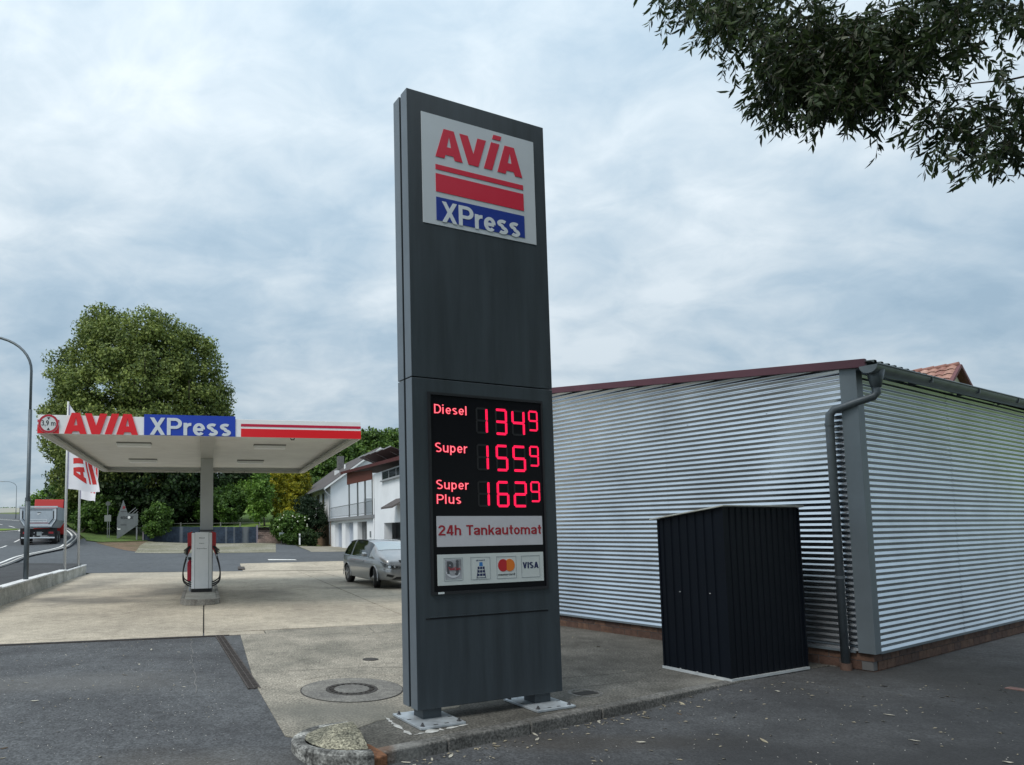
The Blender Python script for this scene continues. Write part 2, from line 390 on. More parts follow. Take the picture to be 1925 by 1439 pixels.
def ribbon(name, pts, w0, w1, zf, ma, off, parent=None, step=0.8):
    """strip along a polyline; w0..w1 = offsets to the right of travel"""
    P = [Vector((p[0], p[1], 0)) for p in pts]; dense = []
    for i in range(len(P) - 1):
        p0, p1, p2, p3 = P[max(i - 1, 0)], P[i], P[i + 1], P[min(i + 2, len(P) - 1)]
        n = max(2, int((p2 - p1).length / step))
        for k in range(n):
            t = k / n
            dense.append(0.5 * ((2 * p1) + (p2 - p0) * t + (2 * p0 - 5 * p1 + 4 * p2 - p3) * t * t + (3 * p1 - p0 - 3 * p2 + p3) * t ** 3))
    dense.append(P[-1]); rows = []; nc = max(2, int(abs(w1 - w0) / 1.0) + 1)
    for i, p in enumerate(dense):
        t = (dense[min(i + 1, len(dense) - 1)] - dense[max(i - 1, 0)]).normalized(); rt = Vector((t.y, -t.x, 0))
        row = []
        for k in range(nc + 1):
            q = p + rt * (w0 + (w1 - w0) * k / nc); row.append((q.x, q.y, zf(q.x, q.y) + off))
        rows.append(row)
    mb = MB(); mb.grid(rows); o = mb.build(name, ma, parent, smooth=True, fix=False)
    if o.data.polygons[0].normal.z < 0: o.data.flip_normals()
    return o, dense

# surfaces -------------------------------------------------------------
def surfmat(name, base, speck, big, rough=0.85, bump=0.5, stain_shade=None, big_scale=0.5, sp_scale=90, lo=.35, hi=.65, blot=.66):
    """ground material: base colour, fine speckle, large blotches, optional stains or painted shade [(x,y,rx,ry,strength)]"""
    if name in MATS: return MATS[name]
    ma = bpy.data.materials.new(name); ma.use_nodes = True; t = ma.node_tree; b = t.nodes['Principled BSDF']; b.inputs['Roughness'].default_value = rough
    b.inputs['Specular IOR Level'].default_value = 0.35
    g = t.nodes.new('ShaderNodeNewGeometry'); pos = g.outputs['Position']
    def noise(sc, det, ro=.6):
        n = t.nodes.new('ShaderNodeTexNoise'); n.inputs['Scale'].default_value = sc; n.inputs['Detail'].default_value = det; n.inputs['Roughness'].default_value = ro; t.links.new(pos, n.inputs['Vector']); return n.outputs[0]
    def rmp(v, p0, c0, p1, c1):
        r = t.nodes.new('ShaderNodeValToRGB'); t.links.new(v, r.inputs[0]); e = r.color_ramp.elements
        e[0].position = p0; e[0].color = (*c0, 1); e[1].position = p1; e[1].color = (*c1, 1); return r.outputs[0]
    def mix(f, a, c, mode='MIX'):
        mm = t.nodes.new('ShaderNodeMix'); mm.data_type = 'RGBA'; mm.blend_type = mode
        if isinstance(f, float): mm.inputs[0].default_value = f
        else: t.links.new(f, mm.inputs[0])
        for i, v in ((6, a), (7, c)):
            if isinstance(v, tuple): mm.inputs[i].default_value = (*v, 1)
            else: t.links.new(v, mm.inputs[i])
        return mm.outputs[2]
    c = rmp(noise(big_scale, 6, .65), lo, big, hi, base)
    c = mix(1.0, c, rmp(noise(sp_scale, 2, .5), .34, tuple([speck[0]] * 3), .70, tuple([speck[1]] * 3)), 'MULTIPLY')
    c = mix(1.0, c, rmp(noise(sp_scale * .17, 5, .7), .3, (.76, .76, .76), .7, (1.17, 1.17, 1.17)), 'MULTIPLY')
    c = mix(1.0, c, rmp(noise(1.9, 9, .78), .50, (1.04, 1.04, 1.04), .74, (blot, blot, blot)), 'MULTIPLY')
    for (x, y, rx, ry, st, colr) in (stain_shade or []):
        vm = t.nodes.new('ShaderNodeMapping'); vm.vector_type = 'POINT'
        vm.inputs['Location'].default_value = (-x / rx, -y / ry, 0); vm.inputs['Scale'].default_value = (1 / rx, 1 / ry, 0)
        nz = t.nodes.new('ShaderNodeTexNoise'); nz.inputs['Scale'].default_value = 0.9; nz.inputs['Detail'].default_value = 5; t.links.new(pos, nz.inputs['Vector'])
        t.links.new(pos, vm.inputs[0])
        ln = t.nodes.new('ShaderNodeVectorMath'); ln.operation = 'LENGTH'; t.links.new(vm.outputs[0], ln.inputs[0])
        ad = t.nodes.new('ShaderNodeMath'); ad.operation = 'MULTIPLY_ADD'; t.links.new(nz.outputs[0], ad.inputs[0]); ad.inputs[1].default_value = 1.1; t.links.new(ln.outputs['Value'], ad.inputs[2])
        r = t.nodes.new('ShaderNodeValToRGB'); t.links.new(ad.outputs[0], r.inputs[0]); e = r.color_ramp.elements
        mr = t.nodes.new('ShaderNodeMapRange'); t.links.new(ad.outputs[0], mr.inputs[0]); mr.inputs[1].default_value = 0.85; mr.inputs[2].default_value = 1.5; mr.inputs[3].default_value = st; mr.inputs[4].default_value = 0.0
        t.nodes.remove(r)
        c = mix(mr.outputs[0], c, colr)
    t.links.new(c, b.inputs['Base Color'])
    if bump:
        bp = t.nodes.new('ShaderNodeBump'); bp.inputs['Strength'].default_value = bump; bp.inputs['Distance'].default_value = 0.006
        t.links.new(noise(sp_scale * .8, 3, .7), bp.inputs['Height']); t.links.new(bp.outputs[0], b.inputs['Normal'])
    MATS[name] = ma; return ma
OIL = (.07, .07, .068)
m_conc = surfmat('concrete_paving', (.53, .468, .37), (.72, 1.2), (.34, .30, .24), stain_shade=[(-7.2, 18.8, 2.8, 1.7, .62, OIL), (-5.6, 21.5, 1.6, 2.6, .55, OIL), (-2.4, 20.0, 1.3, 2.2, .38, OIL), (-9.2, 24.0, 1.1, 4.5, .45, OIL), (0.2, 22.0, 1.5, .8, .5, OIL), (1.9, 22.0, 2.0, 1.4, .6, OIL), (-1.0, 26, 2.5, 3, .15, OIL)], sp_scale=34, big_scale=.35, bump=.6)
m_conc2 = surfmat('concrete_weathered', (.37, .335, .275), (.45, 1.45), (.20, .188, .155), stain_shade=[(1.6, 6.75, 2.2, .85, .85, (.082, .080, .062)), (3.6, 8.0, 1.4, .6, .7, (.10, .10, .085)), (4.2, 9.6, 2.6, 2.0, .78, (.085, .083, .073)), (-.3, 7.2, 1.5, .6, .5, (.15, .145, .125)), (4.6, 10.2, 1.2, 1.6, .55, (.11, .11, .10)), (.0, 7.0, 1.1, .6, .35, (.13, .13, .115))], sp_scale=42, big_scale=.8, bump=1.0)
m_conc3 = surfmat('concrete_mossy', (.130, .124, .110), (.5, 1.5), (.062, .060, .052), sp_scale=42, big_scale=.9, bump=1.0, stain_shade=[(4.4, 8.2, .8, .4, .4, (.3, .29, .26))])
m_asph = surfmat('asphalt_old', (.100, .105, .110), (.6, 1.45), (.060, .062, .066), stain_shade=[(-1.2, 5.3, 1.3, .9, .4, (.10, .085, .065)), (-3.6, 8.6, 2.4, .8, .35, (.15, .145, .135)), (2.2, 6.3, 1.8, .35, .45, (.07, .058, .042)), (6.2, 4.4, 8.0, 5.2, .85, (.026, .027, .029)), (7.5, 8.5, 3.0, 2.0, .6, (.035, .033, .03))], sp_scale=48, big_scale=.7, bump=1.0)  # widest dark ellipse is willow shade painted into the right asphalt
m_road = surfmat('asphalt_road', (.105, .115, .125), (.85, 1.15), (.085, .092, .10), sp_scale=30, big_scale=.15, bump=.3)
m_verge = surfmat('asphalt_verge', (.062, .064, .068), (.7, 1.3), (.042, .043, .045), sp_scale=25, big_scale=.5, bump=.4)
m_grass = surfmat('grass', (.10, .16, .035), (.55, 1.5), (.055, .095, .02), rough=.95, sp_scale=14, big_scale=.3, bump=1.0)
m_lawn = surfmat('lawn', (.17, .26, .05), (.7, 1.3), (.12, .19, .035), rough=.95, sp_scale=18, big_scale=.4, bump=1.0)
m_gravel = surfmat('gravel', (.30, .285, .235), (.4, 1.6), (.17, .165, .10), rough=.95, sp_scale=16, big_scale=.35, bump=1.0)
m_dirt = surfmat('dirt', (.20, .13, .09), (.6, 1.4), (.12, .10, .055), rough=.95, sp_scale=14, big_scale=.5, bump=1.0)
m_field = surfmat('field', (.16, .19, .06), (.8, 1.2), (.08, .12, .035), rough=.95, sp_scale=.6, big_scale=.012, bump=0)

# base ground sheet reaching the horizon
xs = [-2500, -1200, -600, -350, -220, -140, -100] + [i for i in range(-80, 41, 2)] + [60, 100, 200, 400, 900, 2500]
ys = [-600, -200, -80, -40] + [i for i in range(-20, 131, 2)] + [150, 180, 220, 280, 350, 450, 600, 800, 1100, 1500, 2200, 3200]
def TG(x, y):
    if y < 31.5:
        xw = -10.4 - (y - 17.5) * .23
        return (.3 if x < xw - .5 else 0.0) - .22
    return T(x, y) - (.2 if y < 70 else .05)
g = MB(); g.grid([[(x, y, TG(x, y)) for x in xs] for y in ys]); gr = g.build('ground', m_field, smooth=True, fix=False)
if gr.data.polygons[0].normal.z < 0: gr.data.flip_normals()
struct(gr)

# asphalt of the yard: left patch and the lower strip right of the kerb
zy = lambda x, y: low(x, y) - .012
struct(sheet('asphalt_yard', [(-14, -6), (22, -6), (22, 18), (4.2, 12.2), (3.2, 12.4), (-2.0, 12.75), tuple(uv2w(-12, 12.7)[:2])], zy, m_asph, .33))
# asphalt lane behind the forecourt, verge behind the low wall, through road
struct(sheet('asphalt_lane', [tuple(uv2w(-5.1, 33.0)[:2]), tuple(uv2w(0, 32.2)[:2]), tuple(uv2w(4.2, 31.2)[:2]), (2.76, 31.66), (9, 31.6), (9, 45.6), (-4, 45.2), (-7.2, 45.6), (-13.0, 46), (-13.5, 52), (-17.5, 58), (-21.5, 57.5), (-22.8, 57.9), (-20.3, 46), (-18.9, 39), (-17.2, 34.2), (-16.2, 31.2), (-13.0, 31.0), (-12.2, 31.05)], T, m_road, .5, off=.004))
struct(sheet('asphalt_verge', [(-8.6, 14), (-9.07, 17.5), (-12.15, 30.9), (-13.6, 31.3), (-16.4, 32.0), (-13.8, 24), (-12.2, 15)], lambda x, y: float(np.interp(y, [0, 17, 30, 40], [.3, .33, .42, .6])), m_verge, .7, off=.02))
RE = [(-5.5, -40), (-7.5, -10), (-9.4, 5), (-11.9, 18), (-15.42, 29.9), (-18.24, 38.2), (-19.62, 45.6), (-21.7, 52.8), (-23.6, 58.1), (-27.2, 65.2), (-31.0, 71.5), (-37, 78.5), (-47, 86.5), (-62, 94), (-90, 101), (-140, 106)]
TL = lambda x, y: float(np.interp(y, [0, 17, 30, 40, 48, 55, 62, 75, 90, 120], [.3, .33, .42, .6, .83, 1.3, 1.9, 2.9, 4.0, 5.6]))
road, dense = ribbon('road', RE, -9.0, 0.3, TL, m_road, .05); struct(road)
m_line = mat('road_paint', (.72, .72, .70), .7, var=.12, vscale=9)
struct(ribbon('road_edge_line', RE, -.35, -.2, TL, m_line, .056)[0])
struct(ribbon('road_kerb_line', RE, .02, .12, TL, mat('kerb_pale', (.5, .49, .46), .8, var=.15), .06)[0])
k = 30
acc = 0.0; mbd = None
dn = 0
for i in range(len(dense) - 1):
    acc += (dense[i + 1] - dense[i]).length
    seg = int(acc / 3.2)
    if seg % 2 == 0 and 12 < dense[i].y < 92:
        t = (dense[i + 1] - dense[i]).normalized(); rt = Vector((t.y, -t.x, 0)); a = dense[i] - rt * 4.2; b = dense[i + 1] - rt * 4.2
        if mbd is None: mbd = MB()
        mbd.quad(*[(q.x, q.y, TL(q.x, q.y) + .058) for q in (a - rt * .07, a + rt * .07, b + rt * .07, b - rt * .07)])
    elif mbd is not None:
        struct(mbd.build('road_dash', m_line, fix=False)); mbd = None
# grass islands of the junction, painted rims
def island(name, c, rx, ry, rot):
    pts = []; rim = []
    for k in range(28):
        a = 2 * math.pi * k / 28; x = rx * math.cos(a); y = ry * math.sin(a) * (1 - .35 * math.cos(a))
        X = c[0] + x * math.cos(rot) - y * math.sin(rot); Y = c[1] + x * math.sin(rot) + y * math.cos(rot); pts.append((X, Y))
    cc = Vector((c[0], c[1], 0)); mb = MB()
    for k in range(28):
        p, q = Vector((*pts[k], 0)), Vector((*pts[(k + 1) % 28], 0)); p2 = cc + (p - cc) * 1.12; q2 = cc + (q - cc) * 1.12
        mb.quad(*[(v.x, v.y, TL(v.x, v.y) + .07) for v in (p, p2, q2, q)])
    struct(sheet(name, pts, TL, m_lawn, 1.0, off=.14)); struct(mb.build('road_island_line', m_line, fix=False))
island('road_island', (-36.6, 63.5), 5.2, 2.4, R(15))
struct(sheet('road_junction', [(-37, 78), (-60, 84), (-120, 96), (-120, 118), (-60, 112), (-44, 98)], TL, m_road, 4, off=.04))
# grass bank and verge beside the road, gravel, dirt, lawn
struct(sheet('grass_bank', [(-22.6, 57.5), (-21.5, 55.2), (-20.0, 54.2), (-17.6, 58.5), (-17.4, 75), (-20, 100), (-46, 100), (-36, 79), (-30.4, 71.4), (-26.6, 65)], lambda x, y: T(x, y) + max(0, (y - 62) * .05) , m_grass, 1.0, off=.06))
struct(sheet('dirt_strip', [(-20.2, 53.8), (-15.6, 47.2), (-14.0, 45.4), (-12.6, 50), (-17.0, 58.5), (-20.5, 58.8)], T, m_dirt, .7, off=.014))
gs = sheet('gravel_strip', [(-14.2, 44.6), (-7.2, 44.3), (-4.9, 44.3), (-6.6, 59.5), (-8.6, 60.5), (-17.6, 58.7), (-16.6, 53.5)], T, m_gravel, .7, off=.02); struct(gs)
struct(sheet('path', [(-4.9, 44.3), (-2.6, 44.3), (-5.0, 59.6), (-6.6, 59.5)], T, m_road, .7, off=.012))
struct(sheet('concrete_apron', [(-2.6, 44.4), (6.0, 44.4), (2.0, 59.0), (-1.9, 58.6), (-4.4, 56.5)], T, surfmat('concrete_old', (.36, .33, .28), (.7, 1.2), (.22, .21, .15), sp_scale=20, big_scale=.5), .7, off=.016))
struct(sheet('lawn', [(-18.6, 59.8), (-8.7, 61.6), (-5.2, 62.2), (-5.5, 110), (-22, 110), (-20.2, 75)], lambda x, y: 2.2 + max(0, y - 62) * .085, m_lawn, 1.5))
struct(sheet('path_marking', [(-4.75, 38.6), (-3.15, 38.2), (-3.0, 37.7), (-4.6, 37.9)], T, m_line, .5, off=.03))

# far hills
def hill(name, pts, ma, depth=260):
    mb = MB(); rows = []
    for (x, y, z) in pts: rows.append([(x, y, -6), (x, y + depth * .35, z * .75), (x, y + depth * .7, z), (x, y + depth * 1.6, z * .7)])
    mb.grid(rows); o = mb.build(name, ma, smooth=True, fix=False); struct(o)
    if o.data.polygons[len(o.data.polygons) // 2].normal.z < 0: o.data.flip_normals()
rg = random.Random(3)
hill('hill', [(-1500 + i * 100, 700 + rg.uniform(-60, 60), 34 + 9 * math.sin(i * .55) + rg.uniform(-3, 3)) for i in range(31)], mat('far_wood', (.06, .095, .07), .95, var=.4, vscale=.02, detail=6))

# ------------------------------------------------------------------ forecourt slabs
fc = bpy.data.objects.new('forecourt', None); COL.objects.link(fc); struct(fc)
fc['label'] = 'beige concrete forecourt of large jointed slabs'
def slab(poly, ma, z=0.0, gap=.013, h=.11, bev=.006):
    c = sum((Vector((p[0], p[1])) for p in poly), Vector((0, 0))) / len(poly)
    q = []
    n = len(poly)
    for i in range(n):   # inset by the joint
        a, b, d = Vector(poly[i - 1][:2]), Vector(poly[i][:2]), Vector(poly[(i + 1) % n][:2])
        e0 = (b - a).normalized(); e1 = (d - b).normalized(); n0 = Vector((-e0.y, e0.x)); n1 = Vector((-e1.y, e1.x))
        bis = (n0 + n1); k = gap / max(.3, (1 + n0.dot(n1))); q.append(b + bis * k)
    mb = MB(); mb.prism([(p.x, p.y) for p in q], z - h, z); return mb.build('slab', ma, fc, bevel=bev)
def U(*a): return [tuple(uv2w(u, v)[:2]) for u, v in a]
def ccw(p):
    s = sum(p[i][0] * p[(i + 1) % len(p)][1] - p[(i + 1) % len(p)][0] * p[i][1] for i in range(len(p))); return p if s > 0 else p[::-1]
m_joint = mat('joint_filler', (.045, .043, .04), .95)
jb = MB(); jb.poly([(p[0], p[1], -.03) for p in ccw(U((-4.4, 12.45), (.62, 12.45), (1.0, 8.2), (8.5, 8.5), (7.2, 31.0), (-5.1, 33.0)))]); struct(jb.build('forecourt_bed', m_joint, fix=False))
vJ, vE, vK, vB = 12.86, 12.47, 18.6, 32.2
slab(ccw(U((-6.0, vE), (0, vE), (0, vJ), (-6.0, vJ))), m_conc)
slab(ccw(U((0, vE), (1.1, vE), (1.1, vJ), (0, vJ))), m_conc)
slab(ccw(U((-6.0, vJ), (0, vJ), (0, vK), (-5.6, vK))), m_conc)
slab(ccw(U((-5.6, vK), (0, vK), (0, 25.2), (-5.35, 25.2))), m_conc)
slab(ccw(U((-5.35, 25.2), (0, 25.2), (0, vB), (-5.1, 33.0))), m_conc)
slab(ccw(U((0, vJ), (4.2, vJ + .25), (4.2, vK), (0, vK))), m_conc)
slab(ccw(U((0, vK), (4.2, vK), (4.2, 25.2), (0, 25.2))), m_conc)
slab(ccw(U((0, 25.2), (4.2, 25.2), (4.2, 31.2), (0, vB))), m_conc)
slab(ccw(U((4.2, vJ + .25), (7.8, vJ + .4), (8.0, vK), (4.2, vK))), m_conc)
slab(ccw(U((4.2, vK), (8.2, vK), (9.4, 25.2), (4.2, 25.2))), m_conc)
slab(ccw(U((4.2, 25.2), (9.4, 25.2), (9.4, 30.4), (4.2, 31.2))), m_conc)
# front area round the pylon, down to the kerb
slab(ccw([tuple(uv2w(1.1, vE)[:2]), tuple(uv2w(1.1, vJ)[:2]), tuple(uv2w(4.2, vJ + .25)[:2]), (1.75, 8.62), (-.2, 8.9), (-1.12, 8.15), (-1.30, 8.9)] + [tuple(uv2w(.64, 12.47)[:2])]), m_conc2, gap=.005)
slab(ccw([tuple(uv2w(4.2, vJ + .25)[:2]), tuple(uv2w(7.8, vJ + .4)[:2]), (5.7, 10.4), (3.95, 8.92), (2.55, 8.50), (1.75, 8.62)]), m_conc3, gap=.005)
slab(ccw([(-1.12, 8.15), (-.2, 8.9), (1.75, 8.62), (1.1, 7.2), (.25, 6.75), (.05, 6.5), (-.2, 6.56), (-.50, 6.22), (-.62, 6.3)]), m_conc2, gap=.003)
slab(ccw([(1.75, 8.62), (2.55, 8.50), (3.95, 8.92), (5.7, 10.4), (6.5, 9.0), (6.3, 9.1), (4.42, 8.26), (K0.x - KN.x * .14, K0.y - KN.y * .14), (.05, 6.5), (.25, 6.75), (1.1, 7.2)]), m_conc3, gap=.003)
# strips of concrete beyond the lane drain
ap = sheet('slab', [(-5.0, 31.42), (-2.5, 31.36), (2.7, 31.66), (6.5, 31.6), (6.5, 37.0), (-.6, 37.0), (-5.9, 36.1)], T, m_conc, .5, parent=fc, off=.014)

# kerb beside the pylon, curved nose and dome
m_kerb = surfmat('kerb_stone', (.165, .162, .152), (.5, 1.4), (.085, .083, .077), sp_scale=45, big_scale=1.6, bump=1.0, stain_shade=[(.45, 5.95, .3, .15, .25, (.4, .4, .38)), (.25, 5.9, .12, .2, .6, (.14, .07, .035))])
kb = bpy.data.objects.new('kerb', None); COL.objects.link(kb); kb.location = K0; kb.rotation_euler = (0, 0, math.atan2(KD.y, KD.x)); struct(kb, 'low dark concrete kerb running past the price pylon')
s = .06; rg = random.Random(5)
while s < 4.75:
    ln = .98 if s > .1 else .7
    mb = MB(); j = rg.uniform(-.004, .004); mb.box(s + .006, s + ln - .006, 0.0 + j, .135 + j, -.2, .008 + rg.uniform(-.003, .006))
    mb.build('kerb_stone', m_kerb, kb, bevel=.016); s += ln
ns = bpy.data.objects.new('kerb_nose', None); COL.objects.link(ns); ns.location = (.03, 6.03, 0); ns.rotation_euler = (0, 0, R(12.2)); struct(ns, 'rounded whitewashed kerb end with a mossy concrete dome')
m_nose = surfmat('kerb_whitewashed', (.46, .46, .43), (.4, 1.3), (.085, .085, .08), lo=.44, hi=.66, sp_scale=45, big_scale=5.0, bump=1.0)
for k in range(3):
    a0 = R(88 + k * 62) + .004; a1 = R(88 + (k + 1) * 62) - .004; mb = MB(); P = []
    for i in range(15):
        a = a0 + (a1 - a0) * i / 14; ca, sa = math.cos(a), math.sin(a)
        P.append([(.45 * ca, .36 * sa, -.15), (.45 * ca, .36 * sa, .055), (.47 * ca, .38 * sa, .068), (.54 * ca, .45 * sa, .068), (.565 * ca, .475 * sa, .05), (.575 * ca, .485 * sa, -.16)])
    mb.grid(P); mb.poly(P[0]); mb.poly(P[-1][::-1]); autosmooth(mb.build('kerb_stone', m_nose, ns), 40)
mb = MB(); P = []
for i in range(9):
    rr = .515 * i / 8; row = []
    for k in range(17):
        a = R(88 + 184 * k / 16); row.append((rr * math.cos(a) * .87, rr * math.sin(a) * .72, .068 + .085 * (1 - (i / 8) ** 2.0) + rg.uniform(-.006, .006)))
    P.append(row)
mb.grid(P); o = mb.build('dome', surfmat('mossy_concrete', (.33, .31, .23), (.3, 1.6), (.085, .085, .065), sp_scale=55, big_scale=5, bump=1.0), ns, smooth=True)
mb = MB(); mb.poly([(p[0], p[1], p[2]) for p in P[-1]][::-1] + []); 
mb2 = MB(); mb2.quad((.012, .38, -.05), (.012, .38, .075), (.012, -.38, .075), (.012, -.38, -.05)); mb2.build('dome_edge', m_kerb, ns)
m_rust = mat('rusty_brick', (.15, .066, .03), .9, var=.4, vscale=20, bump=.6, bscale=60)
mb = MB(); mb.prism([(.03, -.46), (.17, -.40), (.15, -.28), (.10, -.10), (.03, .02)], -.10, .018); mb.build('rust_patch', m_rust, ns, bevel=.01)
mb = MB(); mb.box(.02, .09, .03, .12, -.06, .012); mb.build('hollow', mat('black_hole', (.012, .011, .01), .9), ns)

# ------------------------------------------------------------------ price pylon
m_anth = mat('anthracite_panel', (.033, .043, .051), .38, var=.20, stretch=(5, 5, .45), vscale=1.6, spec=.5, bump=.03, bscale=300)
m_anth_lit = mat('anthracite_side_lit', (.13, .155, .18), .42, metal=.25, var=.07, vscale=4)  # casing sides coloured lighter to stand in for the light they catch
m_groove = mat('groove_black', (.006, .007, .009), .8)
m_white = mat('sign_white', (.50, .54, .58), .45, var=.03, vscale=2)
m_red = mat('sign_red', (.56, .016, .045), .4)
m_blue = mat('sign_blue', (.006, .030, .25), .4)
m_wtext = mat('sign_letter_white', (.60, .64, .68), .45)
m_galv = mat('galvanised', (.44, .48, .51), .5, metal=.55, var=.22, vscale=7, bump=.1, bscale=60)
m_bolt = mat('bolt_steel', (.12, .12, .125), .45, metal=.7)
A1 = [(.327, 5.698), (.432, 6.018), (.557, 6.018), (.660, 5.698), (.564, 5.698), (.546, 5.740), (.451, 5.740), (.435, 5.698)]
A1h = [(.500, 5.953), (.467, 5.827), (.521, 5.827)]
LV = [(.629, 6.014), (.732, 6.014), (.800, 5.824), (.857, 6.014), (.965, 6.014), (.860, 5.698), (.735, 5.698)]
LI = [(.931, 5.700), (1.034, 6.015), (1.144, 6.015), (1.037, 5.700)]
LID = [(1.049, 6.056), (1.067, 6.107), (1.172, 6.107), (1.156, 6.056)]
A2 = [(a + .780, b) for a, b in A1]; A2h = [(a + .780, b) for a, b in A1h]
def a_mesh(outer, hole, f, y0, y1):
    """letter A with its triangular counter, as strips"""
    bl, tl, tr, br, ri, ri2, li2, li = outer; ap, hl, hr = hole
    mb = MB()
    parts = [[bl, tl, ap, hl, li2, li], [tl, tr, ap], [tr, br, ri, ri2, hr, ap], [hl, hr, ri2, li2]]
    for p in parts:
        q = [f(*c) for c in p]; mb.prism(q, y0, y1, 'y')
    return mb
def avia(parent, f, y0, y1, ma, dot=True):
    a_mesh(A1, A1h, f, y0, y1).build('letter', ma, parent)
    v = LV; mb = MB(); mb.prism([f(*c) for c in (v[0], v[1], v[2], v[6])], y0, y1, 'y'); mb.prism([f(*c) for c in (v[2], v[3], v[4], v[5], v[6])], y0, y1, 'y'); mb.build('letter', ma, parent)
    mb = MB(); top = LI if dot else [LI[0], (LI[1][0] + .002, 6.018), (LI[2][0] + .002, 6.018), LI[3]]
    mb.prism([f(*c) for c in top], y0, y1, 'y')
    if dot: mb.prism([f(*c) for c in LID], y0, y1, 'y')
    mb.build('letter', ma, parent)
    a_mesh(A2, A2h, f, y0, y1).build('letter', ma, parent)

PY = thing('price_pylon', 'tall dark grey fuel price pylon with red and blue logo and glowing red prices', 'price sign', (.615, 6.592, 0), R(24.32))
PW, PT, PJ = 1.764, 6.363, 3.357
def shell(z0, z1, name):
    mb = MB(); mb.box(0, PW, 0, .128, z0, z1); o = mb.build(name, m_anth, PY, bevel=.006)
    me = o.data; me.materials.append(m_anth_lit)
    for p in me.polygons:
        if abs(p.normal.x) > .9: p.material_index = 1
    mb = MB(); mb.box(0, PW, .162, .287, z0, z1); o = mb.build('rear_panel', m_anth, PY, bevel=.006); o.data.materials.append(m_anth_lit)
    for p in o.data.polygons:
        if abs(p.normal.x) > .9: p.material_index = 1
shell(.125, PJ - .004, 'front_panel'); shell(PJ + .004, PT, 'front_panel')
MB().box(.03, PW - .03, .12, .17, .13, PT - .03).build('inner_frame', m_groove, PY)
sp = MB().box(.166, 1.610, -.006, .002, 4.966, 6.150).build('logo_panel', m_white, PY)
ident = lambda x, z: (x, z)
avia(sp, ident, -.0105, -.004, m_red)
MB().box(.325, 1.446, -.010, -.004, 5.560, 5.614).build('stripe', m_red, sp)
MB().box(.325, 1.448, -.010, -.004, 5.322, 5.516).build('stripe', m_red, sp)
MB().box(.325, 1.450, -.010, -.004, 5.016, 5.264).build('name_band', m_blue, sp)
stroke_text('XPress', .388, 1.395, 5.006, 5.226, -.0100, m_wtext, sp, w=.165, depth=.003, gap=.05)
# display cabinet
m_gloss = mat('display_black', (.004, .004, .006), .30, spec=.2)
m_frame = mat('display_frame', (.014, .015, .018), .4)
dp = MB().box(.200, 1.585, -.010, .002, 1.235, 3.190).build('price_display', m_gloss, PY)
fr = MB()
for b in ((.176, 1.606, 3.190, 3.216), (.176, 1.606, 1.208, 1.235), (.176, .200, 1.235, 3.190), (1.585, 1.606, 1.235, 3.190)): fr.box(b[0], b[1], -.022, .002, b[2], b[3])
fr.build('display_frame', m_frame, dp)
m_led = mat('led_red', (.02, .0, .0), .5, emit=(1.0, .003, .062), estr=.85)
m_led2 = mat('led_core', (.02, .0, .0), .5, emit=(1.0, .03, .11), estr=1.0)
m_ledt = mat('led_text_core', (.02, .0, .0), .5, emit=(1.0, .20, .24), estr=.9)
m_ledr = mat('led_text_red', (.02, .0, .0), .5, emit=(.75, .0, .04), estr=.7)
m_off = mat('led_off', (.009, .009, .011), .5)
SEG = {'1': 'bc', '2': 'abged', '3': 'abgcd', '4': 'fgbc', '5': 'afgcd', '6': 'afgecd', '9': 'afgbcd'}
def digit(ch, x0, x1, z0, z1, th):
    zm = (z0 + z1) / 2; h = th / 2
    C_ = {'a': ((x0, z1), (x1, z1)), 'g': ((x0, zm), (x1, zm)), 'd': ((x0, z0), (x1, z0)), 'f': ((x0, zm), (x0, z1)), 'e': ((x0, z0), (x0, zm)), 'b': ((x1, zm), (x1, z1)), 'c': ((x1, z0), (x1, zm))}
    on, off, core = MB(), MB(), MB()
    for s_, ((xa, za), (xb, zb)) in C_.items():
        g_ = .012 if s_ in SEG[ch] else .01
        lit = s_ in SEG[ch]; t_ = h if lit else h * .75
        if za == zb: q = [(xa + .002, za), (xa + g_, za - t_), (xb - g_, za - t_), (xb - .002, za), (xb - g_, za + t_), (xa + g_, za + t_)]
        else: q = [(xa, za + .002), (xa + t_, za + g_), (xa + t_, zb - g_), (xa, zb - .002), (xa - t_, zb - g_), (xa - t_, za + g_)]
        (on if lit else off).prism(q, -.013, -.0098, 'y')
        if lit:
            ln = math.hypot(xb - xa, zb - za); n = max(4, int(ln / .0145))
            for k in range(n):
                f = (k + .5) / n; xx = xa + (xb - xa) * f; zz = za + (zb - za) * f
                for o_ in (-.33, .33):
                    ox, oz = (0, o_ * th) if za == zb else (o_ * th, 0)
                    core.prism([(xx + ox + .0035 * math.cos(a), zz + oz + .0035 * math.sin(a)) for a in (0, 1.57, 3.14, 4.71)], -.0142, -.0128, 'y')
    d = on.build('digit', m_led, dp); core.build('led_dots', m_led2, d)['kind'] = 'stuff'
    if off.v: off.build('unlit_segments', m_off, d)['kind'] = 'stuff'
for z1, z0, s_ in ((3.098, 2.822, '134'), (2.718, 2.442, '155'), (2.338, 2.068, '162')):
    for ch, (xa, xb) in zip(s_, ((.752, .876), (.993, 1.122), (1.207, 1.352))): digit(ch, xa, xb, z0 + .012, z1 - .012, .026)
    digit('9', 1.424, 1.530, z1 - .206, z1 - .004, .019)
